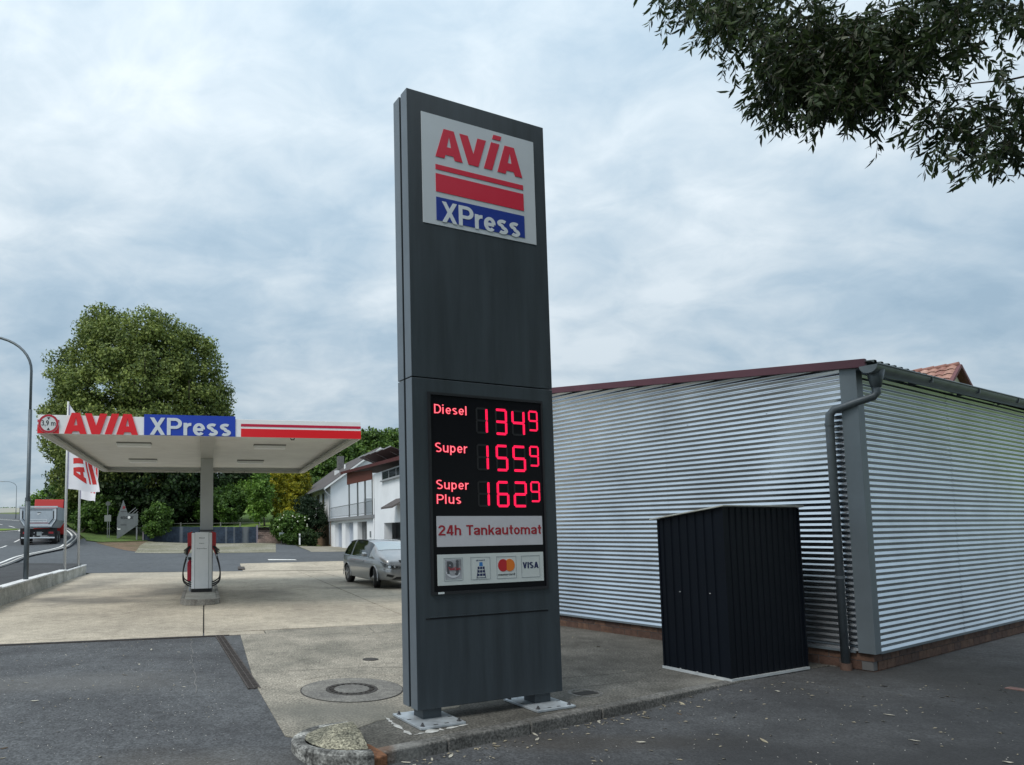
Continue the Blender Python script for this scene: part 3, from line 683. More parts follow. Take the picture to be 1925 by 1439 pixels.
for txt, xa, xb, za, zb in (('Diesel', .243, .643, 3.002, 3.096), ('Super', .246, .630, 2.612, 2.710), ('Super', .250, .636, 2.242, 2.338), ('Plus', .252, .545, 2.098, 2.192)):
    stroke_text(txt, xa, xb, za, zb, -.0095, m_ledr, dp, w=.15, depth=.003)
    stroke_text(txt, xa, xb, za, zb, -.0133, m_ledt, dp, w=.15, sw=.075, depth=.002, name='letter_core')
m_panel = mat('panel_light_grey', (.48, .48, .51), .5, var=.03)
tp = MB().box(.246, 1.553, -.014, -.004, 1.673, 1.976).build('notice_panel', m_panel, dp)
stroke_text('24h Tankautomat', .264, 1.543, 1.785, 1.886, -.014, mat('notice_red', (.30, .012, .022), .5), tp, w=.155, depth=.002, gap=.04)
cp = MB().box(.245, 1.552, -.014, -.004, 1.294, 1.597).build('card_panel', mat('panel_pale', (.52, .56, .55), .5, var=.03), dp)
m_line2 = mat('thin_outline', (.22, .24, .26), .6); m_navy = mat('card_navy', (.012, .018, .075), .5); m_silver = mat('card_silver', (.27, .28, .30), .4, var=.5, vscale=9)
def outline(x0, x1, z0, z1, t_=.003, y=-.0165):
    mb = MB()
    for b in ((x0, x1, z0, z0 + t_), (x0, x1, z1 - t_, z1), (x0, x0 + t_, z0 + t_, z1 - t_), (x1 - t_, x1, z0 + t_, z1 - t_)): mb.box(b[0], b[1], y, -.0138, b[2], b[3])
    return mb.build('card_outline', m_line2, dp)
def disc(name, cx_, cz_, r_, ma, par, y0, y1, n=28, clip=None):
    pts = [(cx_ + r_ * math.cos(2 * math.pi * k / n), cz_ + r_ * math.sin(2 * math.pi * k / n)) for k in range(n)]
    if clip is not None: pts = [(max(p[0], clip), p[1]) for p in pts]
    return MB().prism(pts, y0, y1, 'y').build(name, ma, par)
zA, zB = 1.337, 1.562
for xa, xb in ((.318, .538), (.632, .868), (.948, 1.196), (1.262, 1.500)): outline(xa, xb, zA, zB)
c1 = MB().box(.332, .524, -.0158, -.0138, 1.352, 1.548).build('card_mark', m_silver, dp)
text_mesh('card_letters', 'P', .352, .425, 1.405, 1.530, -.0160, mat('card_grey_dark', (.07, .075, .085), .4), c1, bold=.05, depth=.002)
text_mesh('card_letters', 'j', .440, .490, 1.385, 1.540, -.0160, mat('card_grey_dark', (.07, .075, .085), .4), c1, bold=.04, depth=.002)
mb = MB(); P = []
for k in range(15):
    a = R(195 + 140 * k / 14); P.append([(.425 + r_ * math.cos(a), -.0178, 1.440 + r_ * .85 * math.sin(a)) for r_ in (.066, .088)])
mb.grid(P); mb.build('card_swoosh', mat('card_white', (.55, .57, .6), .4), c1)
text_mesh('card_letters', 'TankCard', .366, .505, 1.440, 1.470, -.0182, mat('card_red', (.33, .02, .03), .5), c1, bold=.02, depth=.001)
g2 = MB().box(.672, .828, -.0152, -.0138, 1.346, 1.556).build('card_mark', mat('panel_pale', (.5, .5, .5)), dp)
text_mesh('card_letters', 'girocard', .700, .802, 1.518, 1.540, -.0155, m_navy, g2, bold=.01, depth=.001)
MB().prism([(.735, 1.470), (.738, 1.510), (.775, 1.510), (.778, 1.470)], -.0162, -.015, 'y').build('card_chip', mat('card_blue', (.03, .16, .42), .5), g2)
kp = MB()
for r_ in range(3):
    for c_ in range(3):
        wd = .024 + r_ * .003; zc_ = 1.452 - r_ * .034; xc = .757 + (c_ - 1) * (wd + .006); kp.prism([(xc - wd / 2, zc_ - .012), (xc + wd / 2, zc_ - .012), (xc + wd / 2, zc_ + .012), (xc - wd / 2, zc_ + .012)], -.0162, -.015, 'y')
kp.build('card_keypad', m_navy, g2)
mb = MB(); 
for q in ([(.700, 1.352), (.815, 1.352), (.815, 1.358), (.700, 1.358)], [(.700, 1.352), (.707, 1.352), (.727, 1.468), (.721, 1.468)], [(.815, 1.352), (.808, 1.352), (.788, 1.468), (.794, 1.468)]): mb.prism(q, -.0162, -.015, 'y')
mb.build('card_frame', m_navy, g2)
disc('card_disc', 1.030, 1.470, .064, mat('card_disc_red', (.42, .015, .02), .5), dp, -.0160, -.0138)
disc('card_disc', 1.112, 1.470, .064, mat('card_disc_orange', (.62, .16, .015), .5), dp, -.0172, -.0140, clip=1.074)
text_mesh('card_letters', 'mastercard', .966, 1.176, 1.366, 1.390, -.0145, mat('card_black', (.03, .03, .035), .5), dp, bold=.015, depth=.001)
stroke_text('VISA', 1.278, 1.486, 1.430, 1.494, -.014, m_navy, cp, w=.2, depth=.002, gap=.03)
MB().box(.243, .312, -.024, -.0215, 1.214, 1.232).build('sticker', mat('sticker_white', (.6, .64, .64), .5), dp)
MB().box(.110, 1.603, -.003, .004, .972, .986).build('slot', m_groove, PY)
MB().box(.150, 1.603, -.009, .002, .988, .996).build('slot_lip', m_anth, PY)
# legs and base plates
for i, (lx, dx) in enumerate(((.085, 0), (1.43, 0))):
    MB().box(lx, lx + .21, .045, .225, .02, .15).build('leg', m_anth, PY, bevel=.006)
    bp_ = MB().box(lx - .165, lx + .325, -.20 + (.0 if i == 0 else .0), .36, .004, .026).build('base_plate', m_galv, PY, bevel=.003)
    for (bx, by) in ((lx - .12, -.15), (lx + .28, -.15), (lx - .12, .31), (lx + .28, .31)):
        mb = MB(); mb.cyl((bx, by), .022, .026, .031, 14); mb.cyl((bx, by), .015, .031, .046, 6); mb.cyl((bx, by), .008, .046, .058, 8); mb.build('bolt', m_bolt, bp_)
    for (bx, by) in ((lx + .02, -.155), (lx + .14, -.155), (lx + .285, .02), (lx - .12, .10), (lx + .10, .315)):
        MB().box(bx - .022, bx + .022, by - .008, by + .008, .0258, .0272).build('slot_hole', m_groove, bp_)
m_mortar = mat('white_mortar', (.42, .42, .40), .9, var=.3, vscale=14)
mbm = MB(); rg = random.Random(2)
for (xa, ya, xb, yb, wd_) in ((-.20, -.28, .12, -.25, .05), (.12, -.25, .42, -.22, .022), (-.22, -.26, -.20, .1, .04), (-.2, .1, -.16, .38, .035)):
    n = 9; lp = []; rp = []
    for k in range(n):
        f = k / (n - 1); x_ = xa + (xb - xa) * f; y_ = ya + (yb - ya) * f; nx, ny = -(yb - ya), xb - xa; l_ = math.hypot(nx, ny); w_ = wd_ * rg.choice((.05, .1, .5, 1.0, 1.3))
        lp.append((x_ + nx / l_ * w_ * rg.uniform(.3, .8), y_ + ny / l_ * w_, .005)); rp.append((x_ - nx / l_ * w_ * .5, y_ - ny / l_ * w_ * rg.uniform(.2, .8), .005))
    mbm.grid([lp, rp])
mo = mbm.build('mortar_smear', m_mortar, PY)

# ------------------------------------------------------------------ filling station canopy
CA = thing('canopy', 'flat white filling station canopy on one grey column with red and blue fascia', 'canopy', (-6.753, 14.481, 0), R(12.13))
CW, CDp, ZB, ZT, ZS = 7.17, 9.62, 4.0, 4.41, 4.16
m_cw = mat('canopy_white', (.78, .79, .80), .45, var=.03, vscale=1.5)
m_cg = mat('canopy_grey', (.46, .46, .43), .55, var=.05, vscale=2)
m_col = mat('column_grey', (.42, .435, .43), .55, var=.05, vscale=2)
m_soff = mat('soffit_white', (.76, .755, .72), .6, var=.06, vscale=1.3)
m_cred = mat('fascia_red', (.70, .010, .018), .35); m_cred2 = mat('fascia_crimson', (.50, .012, .05), .35)
m_cblue = mat('fascia_blue', (.008, .045, .40), .35)
ff = MB().box(0, CW, 0, .05, ZB, ZT).build('front_fascia', m_cw, CA, bevel=.004)
MB().box(0, CW, CDp - .05, CDp, ZB, ZT).build('rear_fascia', m_cw, CA, bevel=.004)
MB().box(0, .05, .05, CDp - .05, ZB, ZT).build('side_fascia', m_cw, CA); MB().box(CW - .05, CW, .05, CDp - .05, ZB, ZT).build('side_fascia', m_cw, CA)
MB().box(.02, CW - .02, .02, CDp - .02, ZT - .10, ZT - .04).build('roof_deck', m_cg, CA)
for (x0, x1, y0, y1) in ((.05, CW - .05, CDp - .17, CDp - .05), (.05, .2, .05, CDp - .17), (CW - .2, CW - .05, .05, CDp - .17)): MB().box(x0, x1, y0, y1, ZB - .012, ZB + .05).build('soffit_edge', m_cg, CA)
np_ = 30; pw = (CDp - .1) / np_
for k in range(np_):
    y0 = .05 + k * pw
    for xa, xb in ((.06, 3.42), (3.78, CW - .06)):
        mb = MB(); mb.box(xa, xb, y0 + .013, y0 + pw - .013, ZS, ZS + .02); mb.build('soffit_panel', m_soff, CA)
MB().box(.06, CW - .06, .06, CDp - .06, ZS + .022, ZS + .04).build('soffit_backing', mat('soffit_dark', (.12, .12, .11), .8), CA)
MB().box(3.42, 3.78, .06, CDp - .06, ZS - .14, ZS + .02).build('beam', m_cg, CA, bevel=.01)
MB().box(3.415, 3.785, 4.95, 5.35, .14, ZS - .14).build('column', m_col, CA, bevel=.01)
MB().box(3.36, 3.84, 4.90, 5.40, 1.86, 1.90).build('column_collar', mat('collar_dark', (.09, .095, .1), .5), CA)
ox, oz = .549 - .327 * 1.382, 4.0 - 5.698 * 1.45
avia(ff, lambda x, z: (ox + x * 1.382, oz + z * 1.45), -.03, 0.0, m_cred, dot=False)
bb = MB().box(2.213, 4.222, -.016, 0, 4.003, 4.470).build('name_band', m_cblue, ff)
stroke_text('XPress', 2.335, 4.140, 4.010, 4.400, -.016, m_wtext, bb, w=.165, depth=.012, gap=.05)
MB().box(4.349, CW, -.006, 0, 4.245, 4.305).build('stripe', m_cred2, ff); MB().box(4.349, CW, -.006, 0, 4.002, 4.195).build('stripe', m_cred, ff)
MB().box(CW, CW + .005, 0, CDp, 4.245, 4.305).build('stripe', m_cred2, ff); MB().box(CW, CW + .005, 0, CDp, 4.002, 4.195).build('stripe', m_cred, ff)
MB().box(.0, .44, -.006, 0, 4.245, 4.300).build('stripe', m_cred2, ff); MB().box(.0, .44, -.006, 0, 4.003, 4.195).build('stripe', m_cred, ff)
hs = MB().prism([(.228 + .205 * math.cos(2 * math.pi * k / 40), 4.212 + .205 * math.sin(2 * math.pi * k / 40)) for k in range(40)], -.03, -.008, 'y').build('height_limit_sign', mat('sign_dull_white', (.6, .62, .63), .5), CA)
hs['label'] = 'round white height limit sign with red rim reading 3,9 m'
mb = MB(); P = []
for k in range(41):
    a = 2 * math.pi * k / 40; P.append([(.228 + r_ * math.cos(a), -.0325, 4.212 + r_ * math.sin(a)) for r_ in (.158, .202)])
mb.grid(P); mb.build('rim', mat('sign_rim_red', (.42, .012, .03), .45), hs)
text_mesh('lettering', '3,9 m', .088, .370, 4.150, 4.284, -.0315, mat('sign_black', (.02, .02, .022), .5), hs, bold=.01, depth=.002)
for zt_, dz in ((4.352, -.055), (4.072, .055)): MB().prism([(.195, zt_), (.261, zt_), (.228, zt_ + dz)], -.034, -.030, 'y').build('arrow', MATS['sign_black'], hs)
m_lamp = mat('lamp_diffuser', (.86, .87, .88), .4)
for (lx, ly) in ((1.75, 2.6), (5.25, 2.6), (1.62, 6.7), (5.0, 6.7)):
    lp = MB().box(lx - .42, lx + .42, ly - .12, ly + .12, ZS - .11, ZS - .03).build('lamp', m_lamp, CA, bevel=.01)
    MB().box(lx - .43, lx + .43, ly - .13, ly + .13, ZS - .03, ZS - .001).build('lamp_housing', mat('lamp_dark', (.20, .20, .19), .6), lp)
MB().tube([(2.55, 9.45, ZB), (2.58, 9.3, ZB - .10), (2.66, 9.3, ZB - .02)], .012, 6).build('hook', m_groove, CA)
MB().tube([(4.55, 9.45, ZB + .02), (4.55, 9.35, ZB - .07), (4.95, 9.35, ZB - .07), (4.95, 9.4, ZB + .02)], .012, 6).build('hook', m_groove, CA)
MB().tube([(5.5, .1, ZB + .02), (5.52, .1, ZB - .03), (5.58, .1, ZB - .03), (5.6, .1, ZB + .02)], .012, 6).build('hook', m_groove, CA)

# ------------------------------------------------------------------ pump island and fuel pump
ISL = thing('pump_island', 'raised concrete pump island with rounded end edged in grey kerb stones', 'traffic island', (-3.80, 17.15, 0), R(12.2))
m_ik = surfmat('island_kerb', (.33, .31, .275), (.7, 1.25), (.19, .175, .15), sp_scale=40, big_scale=2.2, bump=.8)
pts = [(-.50, .42), (-.36, .10), (-.13, 0), (.13, 0), (.36, .10), (.50, .42)]
top = [(-.40, .46), (-.29, .20), (-.10, .12), (.10, .12), (.29, .20), (.40, .46)]
for i in range(5):
    a, b = Vector(pts[i]), Vector(pts[i + 1]); c, d = Vector(top[i]), Vector(top[i + 1]); g_ = .012
    a2, b2, c2, d2 = a.lerp(b, g_), b.lerp(a, g_), c.lerp(d, g_), d.lerp(c, g_)
    MB().hexa([(*a2, 0), (*b2, 0), (*d2, 0), (*c2, 0), (*a2.lerp(c2, .25), .14), (*b2.lerp(d2, .25), .14), (*d2, .145), (*c2, .145)]).build('kerb_stone', m_ik, ISL, bevel=.01)
for k in range(6):
    y0 = .42 + k * .95
    for sx in (-1, 1): MB().box(min(sx * .5, sx * .40), max(sx * .5, sx * .40), y0 + .006, y0 + .944, 0, .14).build('kerb_stone', m_ik, ISL, bevel=.012)
MB().prism(top + [(.40, 6.1), (-.40, 6.1)], -.02, .13).build('top_slab', surfmat('island_top', (.46, .44, .39), (.8, 1.15), (.33, .31, .27), sp_scale=60, big_scale=1.2), ISL)
PU = thing('fuel_pump', 'slim white fuel pump with red side housings and black hoses', 'fuel pump', (-4.262, 19.40, .13), R(12.2))
m_pw = mat('pump_white', (.80, .81, .82), .4, var=.03); m_pr = mat('pump_red', (.40, .014, .02), .4); m_blk = mat('rubber_black', (.012, .012, .013), .55)
fp = MB().box(-.19, .19, 0, .05, .10, 1.70).build('front_panel', m_pw, PU, bevel=.01)
MB().prism([(-.285, .06), (-.2, .012), (-.2, .25), (-.285, .25)], .10, 1.68).build('side_panel', m_pw, PU, bevel=.006); MB().prism([(.285, .06), (.285, .25), (.2, .25), (.2, .012)], .10, 1.68).build('side_panel', m_pw, PU, bevel=.006)
MB().box(-.27, .27, .05, .5, .03, 1.66).build('body', mat('pump_grey', (.30, .31, .32), .5), PU)
MB().box(-.29, .29, .03, .5, 0, .10).build('plinth', m_blk, PU)
for txt, zt_ in (('Diesel', 1.52), ('Super', 1.365), ('SuperPlus', 1.215)):
    hw = .075 if len(txt) < 8 else .14; text_mesh('lettering', txt, -hw, hw, zt_, zt_ + .032, -.001, mat('pump_text', (.05, .05, .06), .5), fp, bold=.015, depth=.002)
for sx in (-1, 1):
    MB().prism([(sx * .27, 1.72), (sx * .40, 1.68), (sx * .40, 1.03), (sx * .30, 1.22), (sx * .27, 1.22)], .16, .62, 'y').build('side_housing', m_pr, PU, bevel=.008)
    for j, (yy, dz) in enumerate(((.14, 0), (.26, -.06), (.40, .02))):
        nz = MB(); nz.tube([(sx * .33, yy, 1.30 + dz), (sx * .41, yy, 1.20 + dz), (sx * .42, yy, 1.06 + dz)], [.03, .045, .03], 8); nz.tube([(sx * .41, yy, 1.22 + dz), (sx * .50, yy, 1.17 + dz), (sx * .43, yy, 1.12 + dz)], .013, 6); nz.build('nozzle', m_blk, PU, smooth=True)
        pth = []
        for k in range(15):
            f = k / 14; pth.append((sx * (.415 + .11 * math.sin(math.pi * min(1, f * 1.15)) - .22 * max(0, f - .62) / .38 * .95), yy - .03 * f, 1.05 + dz - (1.05 + dz - .13 - .05 * j) * (math.sin(f * math.pi / 2 * 1.0) if f < .8 else .951 + .049 * (f - .8) / .2)))
        MB().tube(pth, .019, 8).build('hose', m_blk, PU, smooth=True)
        MB().tube([(sx * .418, yy, 1.07 + dz), (sx * .420, yy, 1.0 + dz)], .021, 8).build('hose_ferrule', m_galv, PU)
FE = thing('fire_extinguisher', 'red fire extinguisher standing on the island left of the pump', 'extinguisher', (-4.68, 19.75, .13), 0)
mb = MB(); mb.cyl((0, 0), .075, 0.3, .82, 16); mb.cyl((0, 0), .075, .82, .9, 16, .03); mb.build('cylinder', mat('extinguisher_red', (.5, .02, .05), .35), FE, smooth=False); MB().box(-.05, .05, -.02, .02, .9, .98).build('valve', m_blk, FE); MB().box(-.02, .02, -.02, .02, 0, .3).build('stand', m_galv, FE)

# ------------------------------------------------------------------ corrugated metal hall
HL = thing('storage_hall', 'silver corrugated metal hall with purple-brown verge and grey downpipe', 'building', (6.58, 8.691, 0), R(31.61))
m_corr = mat('corrugated_metal', (.52, .565, .61), .25, metal=1.0, var=.12, vscale=1.3)
m_trim = mat('zinc_trim', (.15, .18, .20), .5, metal=.3, var=.08, vscale=2)
PIT = .0762
def wave_wall(z0, zt, n, place):
    """place(s,z,d): horizontal corrugation; zt(s) gives the top"""
    P = []; ss = n
    zmax = max(zt(s_) for s_ in ss)
    nz = int((zmax - z0) / PIT * 10)
    for i in range(nz + 1):
        z = z0 + i * PIT / 10; row = []
        ph = 2 * math.pi * (z - z0) / PIT; d = .0125 * (.81 * math.cos(ph) + .09 * math.cos(3 * ph) + .032 * math.cos(5 * ph))
        for s_ in ss: row.append(place(s_, min(z, zt(s_)), d))
        P.append(row)
    return P
zt_l = lambda s_: 3.90 + .1128 * max(0, min(s_, 8.3))
for k, (a_, b_) in enumerate(((0, 2.72), (2.70, 5.42), (5.40, 8.2))):
    ss_ = [a_ + (b_ - a_) * i / 9 for i in range(10)]; o_ = (.0, .0016, .0004)[k]
    mb = MB(); mb.grid(wave_wall(.235, zt_l, ss_, lambda s_, z, d: (-.012 - o_ - d - .0012 * math.sin(s_ * 2.1 + z * 1.3), s_, z))); mb.build('cladding_sheet', m_corr, HL, smooth=True, fix=False)
for k, (a_, b_) in enumerate(((0, 3.02), (3.0, 6.02), (6.0, 10))):
    ss_ = [a_ + (b_ - a_) * i / 8 for i in range(9)]; o_ = (.0, .0016, .0004)[k]
    mb = MB(); mb.grid(wave_wall(.235, lambda s_: 3.88, ss_, lambda s_, z, d: (s_, -.012 - o_ - d - .0012 * math.sin(s_ * 1.9 + z * 1.1), z))); mb.build('cladding_sheet', m_corr, HL, smooth=True, fix=False)
MB().box(0.02, 10, 0.02, 8.2, .0, 3.88).build('wall_core', mat('hall_core', (.12, .12, .12), .9), HL)
# screws of the cladding
rg = random.Random(9); mb = MB()
for s_ in (1.1, 2.3, 3.5, 4.6, 5.6):
    for z in (.9, 1.75, 2.6, 3.45): mb.prism([(s_ + .006 * math.cos(a), z + .006 * math.sin(a)) for a in np.arange(0, 6.2, 1.05)], -.027, -.02, 'x')
mb.build('screws', m_bolt, HL)['kind'] = 'stuff'
mb = MB(); mb.prism([(-.036, -.036), (.135, -.036), (.135, -.022), (-.022, -.022), (-.022, .155), (-.036, .155)], .215, 3.93); mb.build('corner_trim', m_trim, HL, bevel=.003)
MB().box(.135, 10, -.034, -.004, .205, .236).build('drip_edge', m_trim, HL); MB().box(-.034, -.004, .185, 8.2, .205, .236).build('drip_edge', m_trim, HL)
# plinth bricks
m_brk = [mat('brick_a', (.085, .047, .034), .9, var=.3, vscale=12, bump=.5, bscale=70), mat('brick_b', (.072, .043, .034), .9, var=.3, vscale=14, bump=.5, bscale=70), mat('brick_c', (.11, .062, .042), .9, var=.3, vscale=13, bump=.5, bscale=70)]
pl = MB().box(.035, 9.99, .035, 8.19, -.16, .22).build('plinth', mat('mortar', (.12, .105, .09), .95, var=.3, vscale=10), HL)
shared = {}
for mi in range(3):
    me = MB().box(0, .24, 0, .03, 0, .105).mesh('brick'); me.materials.append(m_brk[mi]); shared[mi] = me
def brick(x, y, z, rz):
    o = bpy.data.objects.new('brick', shared[rg.randrange(3)]); COL.objects.link(o); o.parent = pl; o.location = (x, y, z); o.rotation_euler = (0, 0, rz)
for r_ in range(3):
    z = -.115 + r_ * .115
    for k in range(33): brick(.012, .25 * k + (.125 if r_ % 2 else 0) + .26, z, R(-90))
    for k in range(26): brick(.01 + .25 * k + (.125 if r_ % 2 else 0), .006, z, 0)
# verge board, roof sheets, gutter, downpipe
m_verge_b = mat('verge_plum', (.085, .028, .042), .5, var=.1, vscale=3)
MB().hexa([(-.09, -.16, 3.855), (-.03, -.16, 3.855), (-.03, 8.3, 4.81), (-.09, 8.3, 4.81), (-.09, -.16, 3.965), (-.03, -.16, 3.965), (-.03, 8.3, 4.92), (-.09, 8.3, 4.92)]).build('verge_board', m_verge_b, HL, bevel=.004)
m_roof = mat('roof_sheet_green', (.045, .065, .065), .5, metal=.2, var=.1)
xs_ = []; 
for k in range(50):
    x0 = -.06 + k * .2; xs_ += [(x0, 0), (x0 + .11, 0), (x0 + .125, .035), (x0 + .185, .035)]
mb = MB()
rows = [[(x_, y_, 3.925 + .1128 * (y_ + .2) + h_) for x_, h_ in xs_] for y_ in (-.21, 2, 5, 8.4)]
rows2 = [[(x_, y_, 3.915 + .1128 * (y_ + .2) + h_) for x_, h_ in xs_] for y_ in (8.4, 5, 2, -.21)]
mb.grid(rows + rows2); mb.build('roof_sheet', m_roof, HL)
m_gut = mat('gutter_zinc', (.16, .185, .20), .45, metal=.45, var=.15, vscale=5)
mb = MB(); P = []
for x_ in (-.10, 3, 6, 10):
    P.append([(x_, -.20 + rr * math.cos(R(a)), 3.868 + .011 * x_ + rr * math.sin(R(a))) for rr, a in [(.10, 180 + k * 20) for k in range(10)] + [(.094, 360 - k * 20) for k in range(10)]])
mb.grid(P); mb.build('gutter', m_gut, HL, smooth=True)
MB().tube([(-.10, -.305, 3.869), (10, -.305, 3.98)], .011, 8).build('gutter_bead', m_gut, HL)
MB().prism([(-.20 + .1 * math.cos(R(180 + k * 18)), 3.867 + .1 * math.sin(R(180 + k * 18))) for k in range(11)], -.106, -.098, 'x').build('gutter_end', m_gut, HL)
for x_ in (1.6, 3.4, 5.2): MB().box(x_, x_ + .012, -.31, -.03, 3.79 + .011 * x_, 3.875 + .011 * x_).build('gutter_bracket', m_gut, HL)
m_pipe = mat('downpipe_grey', (.10, .12, .135), .45, metal=.2, var=.12, vscale=6)
dpp = MB().tube([(.10, -.20, 3.82), (.09, -.20, 3.70), (.085, -.20, 3.60)], [.10, .075, .055], 14).build('hopper', m_pipe, HL, smooth=True)
MB().tube([(.085, -.20, 3.62), (.085, -.20, 3.53), (.06, -.17, 3.48), (-.05, .0, 3.42), (-.105, .21, 3.36), (-.115, .26, 3.30), (-.115, .27, 3.20), (-.115, .27, .02)], .05, 14).build('downpipe', m_pipe, HL, smooth=True)
for z in (3.15, 1.15): MB().cyl((-.115, .27), .057, z, z + .035, 16).build('pipe_clip', m_pipe, HL)
MB().cyl((-.115, .27), .066, -.02, .075, 16).build('pipe_collar', mat('clay_collar', (.10, .06, .045), .8, var=.3), HL)
MB().tube([(-.10, .95, .17), (-.10, .95, .06), (-.14, .97, .0)], .025, 8).build('stub_pipe', m_pipe, HL, smooth=True)

# ------------------------------------------------------------------ dark metal garden shed
SH = thing('garden_shed', 'small black ribbed metal garden shed standing in front of the hall', 'shed', (4.508, 8.222, 0), R(26.3))
m_shed = mat('shed_black', (.003, .005, .009), .5, metal=.0, spec=.14, var=.06, vscale=3)
m_rail = mat('shed_rail', (.50, .53, .54), .5, metal=.3, var=.1)
SX, SY = 1.513, .921
zr = lambda y_: 2.075 - .14 * y_
def rib_profile(L_, pitch, depth):
    pr = []; x_ = .03
    while x_ < L_ - .04: pr += [(x_, 0), (x_ + pitch * .62, 0), (x_ + pitch * .70, depth), (x_ + pitch * .92, depth)]; x_ += pitch
    return [(0, 0)] + [p for p in pr if p[0] < L_ - .01] + [(L_, 0)]
pf = rib_profile(SX, .118, .014); mb = MB(); mb.grid([[(x_, .0 + d_, .03) for x_, d_ in pf], [(x_, .0 + d_, zr(0)) for x_, d_ in pf]]); mb.build('front_wall', m_shed, SH, fix=False)
pf = rib_profile(SY, .118, .014); mb = MB(); mb.grid([[(d_, y_, .03) for y_, d_ in pf], [(d_, y_, zr(y_)) for y_, d_ in pf]]); mb.build('side_wall', m_shed, SH, fix=False)
pf = rib_profile(SY, .118, .014); mb = MB(); mb.grid([[(SX - d_, y_, .03) for y_, d_ in pf], [(SX - d_, y_, zr(y_)) for y_, d_ in pf]]); mb.build('side_wall', m_shed, SH, fix=False)
MB().quad((0, SY, .03), (SX, SY, .03), (SX, SY, zr(SY)), (0, SY, zr(SY))).build('rear_wall', m_shed, SH)
for (x_, y_) in ((0, 0), (SX, 0), (0, SY), (SX, SY)): MB().box(x_ - .012, x_ + .012, y_ - .012, y_ + .012, .02, zr(y_) - .002).build('corner_post', m_shed, SH)
for b in ((-.02, SX + .02, -.022, -.002), (-.02, SX + .02, SY + .002, SY + .022), (-.022, -.002, -.002, SY + .002), (SX + .002, SX + .022, -.002, SY + .002)): MB().box(b[0], b[1], b[2], b[3], .0, .032).build('base_rail', m_rail, SH)
MB().hexa([(-.05, -.05, zr(-.05) + .004), (SX + .06, -.05, zr(-.05) + .004), (SX + .06, SY + .10, zr(SY + .1) + .004), (-.05, SY + .10, zr(SY + .1) + .004), (-.05, -.05, zr(-.05) + .022), (SX + .06, -.05, zr(-.05) + .022), (SX + .06, SY + .10, zr(SY + .1) + .022), (-.05, SY + .10, zr(SY + .1) + .022)]).build('roof', mat('shed_roof_edge', (.36, .37, .34), .5, var=.15), SH, bevel=.004)
for (y_, z) in ((.20, 1.02), (.62, 1.01)): MB().box(-.018, -.012, y_, y_ + .016, z, z + .008).build('screw', m_rail, SH)
for y_ in (.18, .42, .66): MB().box(-.026, -.02, y_, y_ + .02, .02, .045).build('screw', m_rail, SH)

# ------------------------------------------------------------------ low wall, lamps, flags
LW = thing('low_wall', 'low whitewashed retaining wall between forecourt and road', 'wall', (-9.0, 17.5, 0), math.atan2(13.6, -3.12))
m_lw = surfmat('wall_whitewash', (.58, .58, .55), (.75, 1.15), (.33, .335, .30), sp_scale=25, big_scale=1.1, bump=.6)
m_lwt = surfmat('wall_cap', (.76, .77, .77), (.85, 1.1), (.60, .61, .61), sp_scale=25, big_scale=.9, bump=.4)
for x0, x1, h in ((-12, 0, .50), (0, 6.4, .47), (6.4, 9.0, .44), (9.0, 13.95, .40)):
    MB().box(x0 + .004, x1 - .004, -.02, .23, -.05, h - .05).build('wall_section', m_lw, LW); MB().box(x0 + .003, x1 - .003, -.035, .25, h - .05, h).build('wall_cap', m_lwt, LW, bevel=.012)
m_post = mat('lamp_post_grey', (.085, .105, .12), .5, metal=.4, var=.12, vscale=3)
def street_lamp(loc, label, dirx, diry, s=1.0, arm=2.4, head=True):
    t = thing('street_lamp', label, 'street lamp', loc, math.atan2(diry, dirx), 'street lamps along the road')
    MB().tube([(0, 0, -.1), (0, 0, 2.55 * s)], .075 * s, 12).build('post', m_post, t, smooth=True)
    MB().tube([(0, 0, 2.55 * s), (0, 0, 2.58 * s), (0, 0, 5.3 * s)], [.06 * s, .058 * s, .055 * s], 12).build('post', m_post, t, smooth=True)
    MB().tube([(0, 0, 2.50 * s), (0, 0, 2.60 * s)], .08 * s, 12).build('collar', m_post, t)
    path = [(0, 0, 5.3 * s), (0, 0, 6.5 * s)] + [(2.0 * s - 2.0 * s * math.cos(R(a)), 0, 6.5 * s + 1.25 * s * math.sin(R(a))) for a in range(8, 89, 8)] + [(arm * s + .1, 0, 7.76 * s)]
    MB().tube(path, .040 * s, 10).build('arm', m_post, t, smooth=True)
    hd = MB(); hd.prism([(-.06, -.12), (.62, -.14), (.66, 0), (.62, .14), (-.06, .12)], 7.70 * s, 7.83 * s)
    hd.v = [(x_ * s + arm * s, y_ * s, z_) for x_, y_, z_ in hd.v]; hd.build('lamp_head', mat('lamp_head_grey', (.35, .37, .38), .5), t, bevel=.02)
    return t
street_lamp((-9.80, 20.52, .33), 'dark grey street lamp with curved arm behind the low white wall', -1, .25)
street_lamp((-42.3, 85.5, 3.6), 'distant thin street lamp on the far bend of the road', -1, -.1, s=.62, arm=2.6)
m_pole = mat('flagpole_white', (.55, .56, .56), .4, metal=.2, var=.06)
m_flag = mat('flag_cloth', (.74, .74, .79), .8, var=.05, vscale=1.5); m_fred = mat('flag_red', (.55, .03, .03), .8)
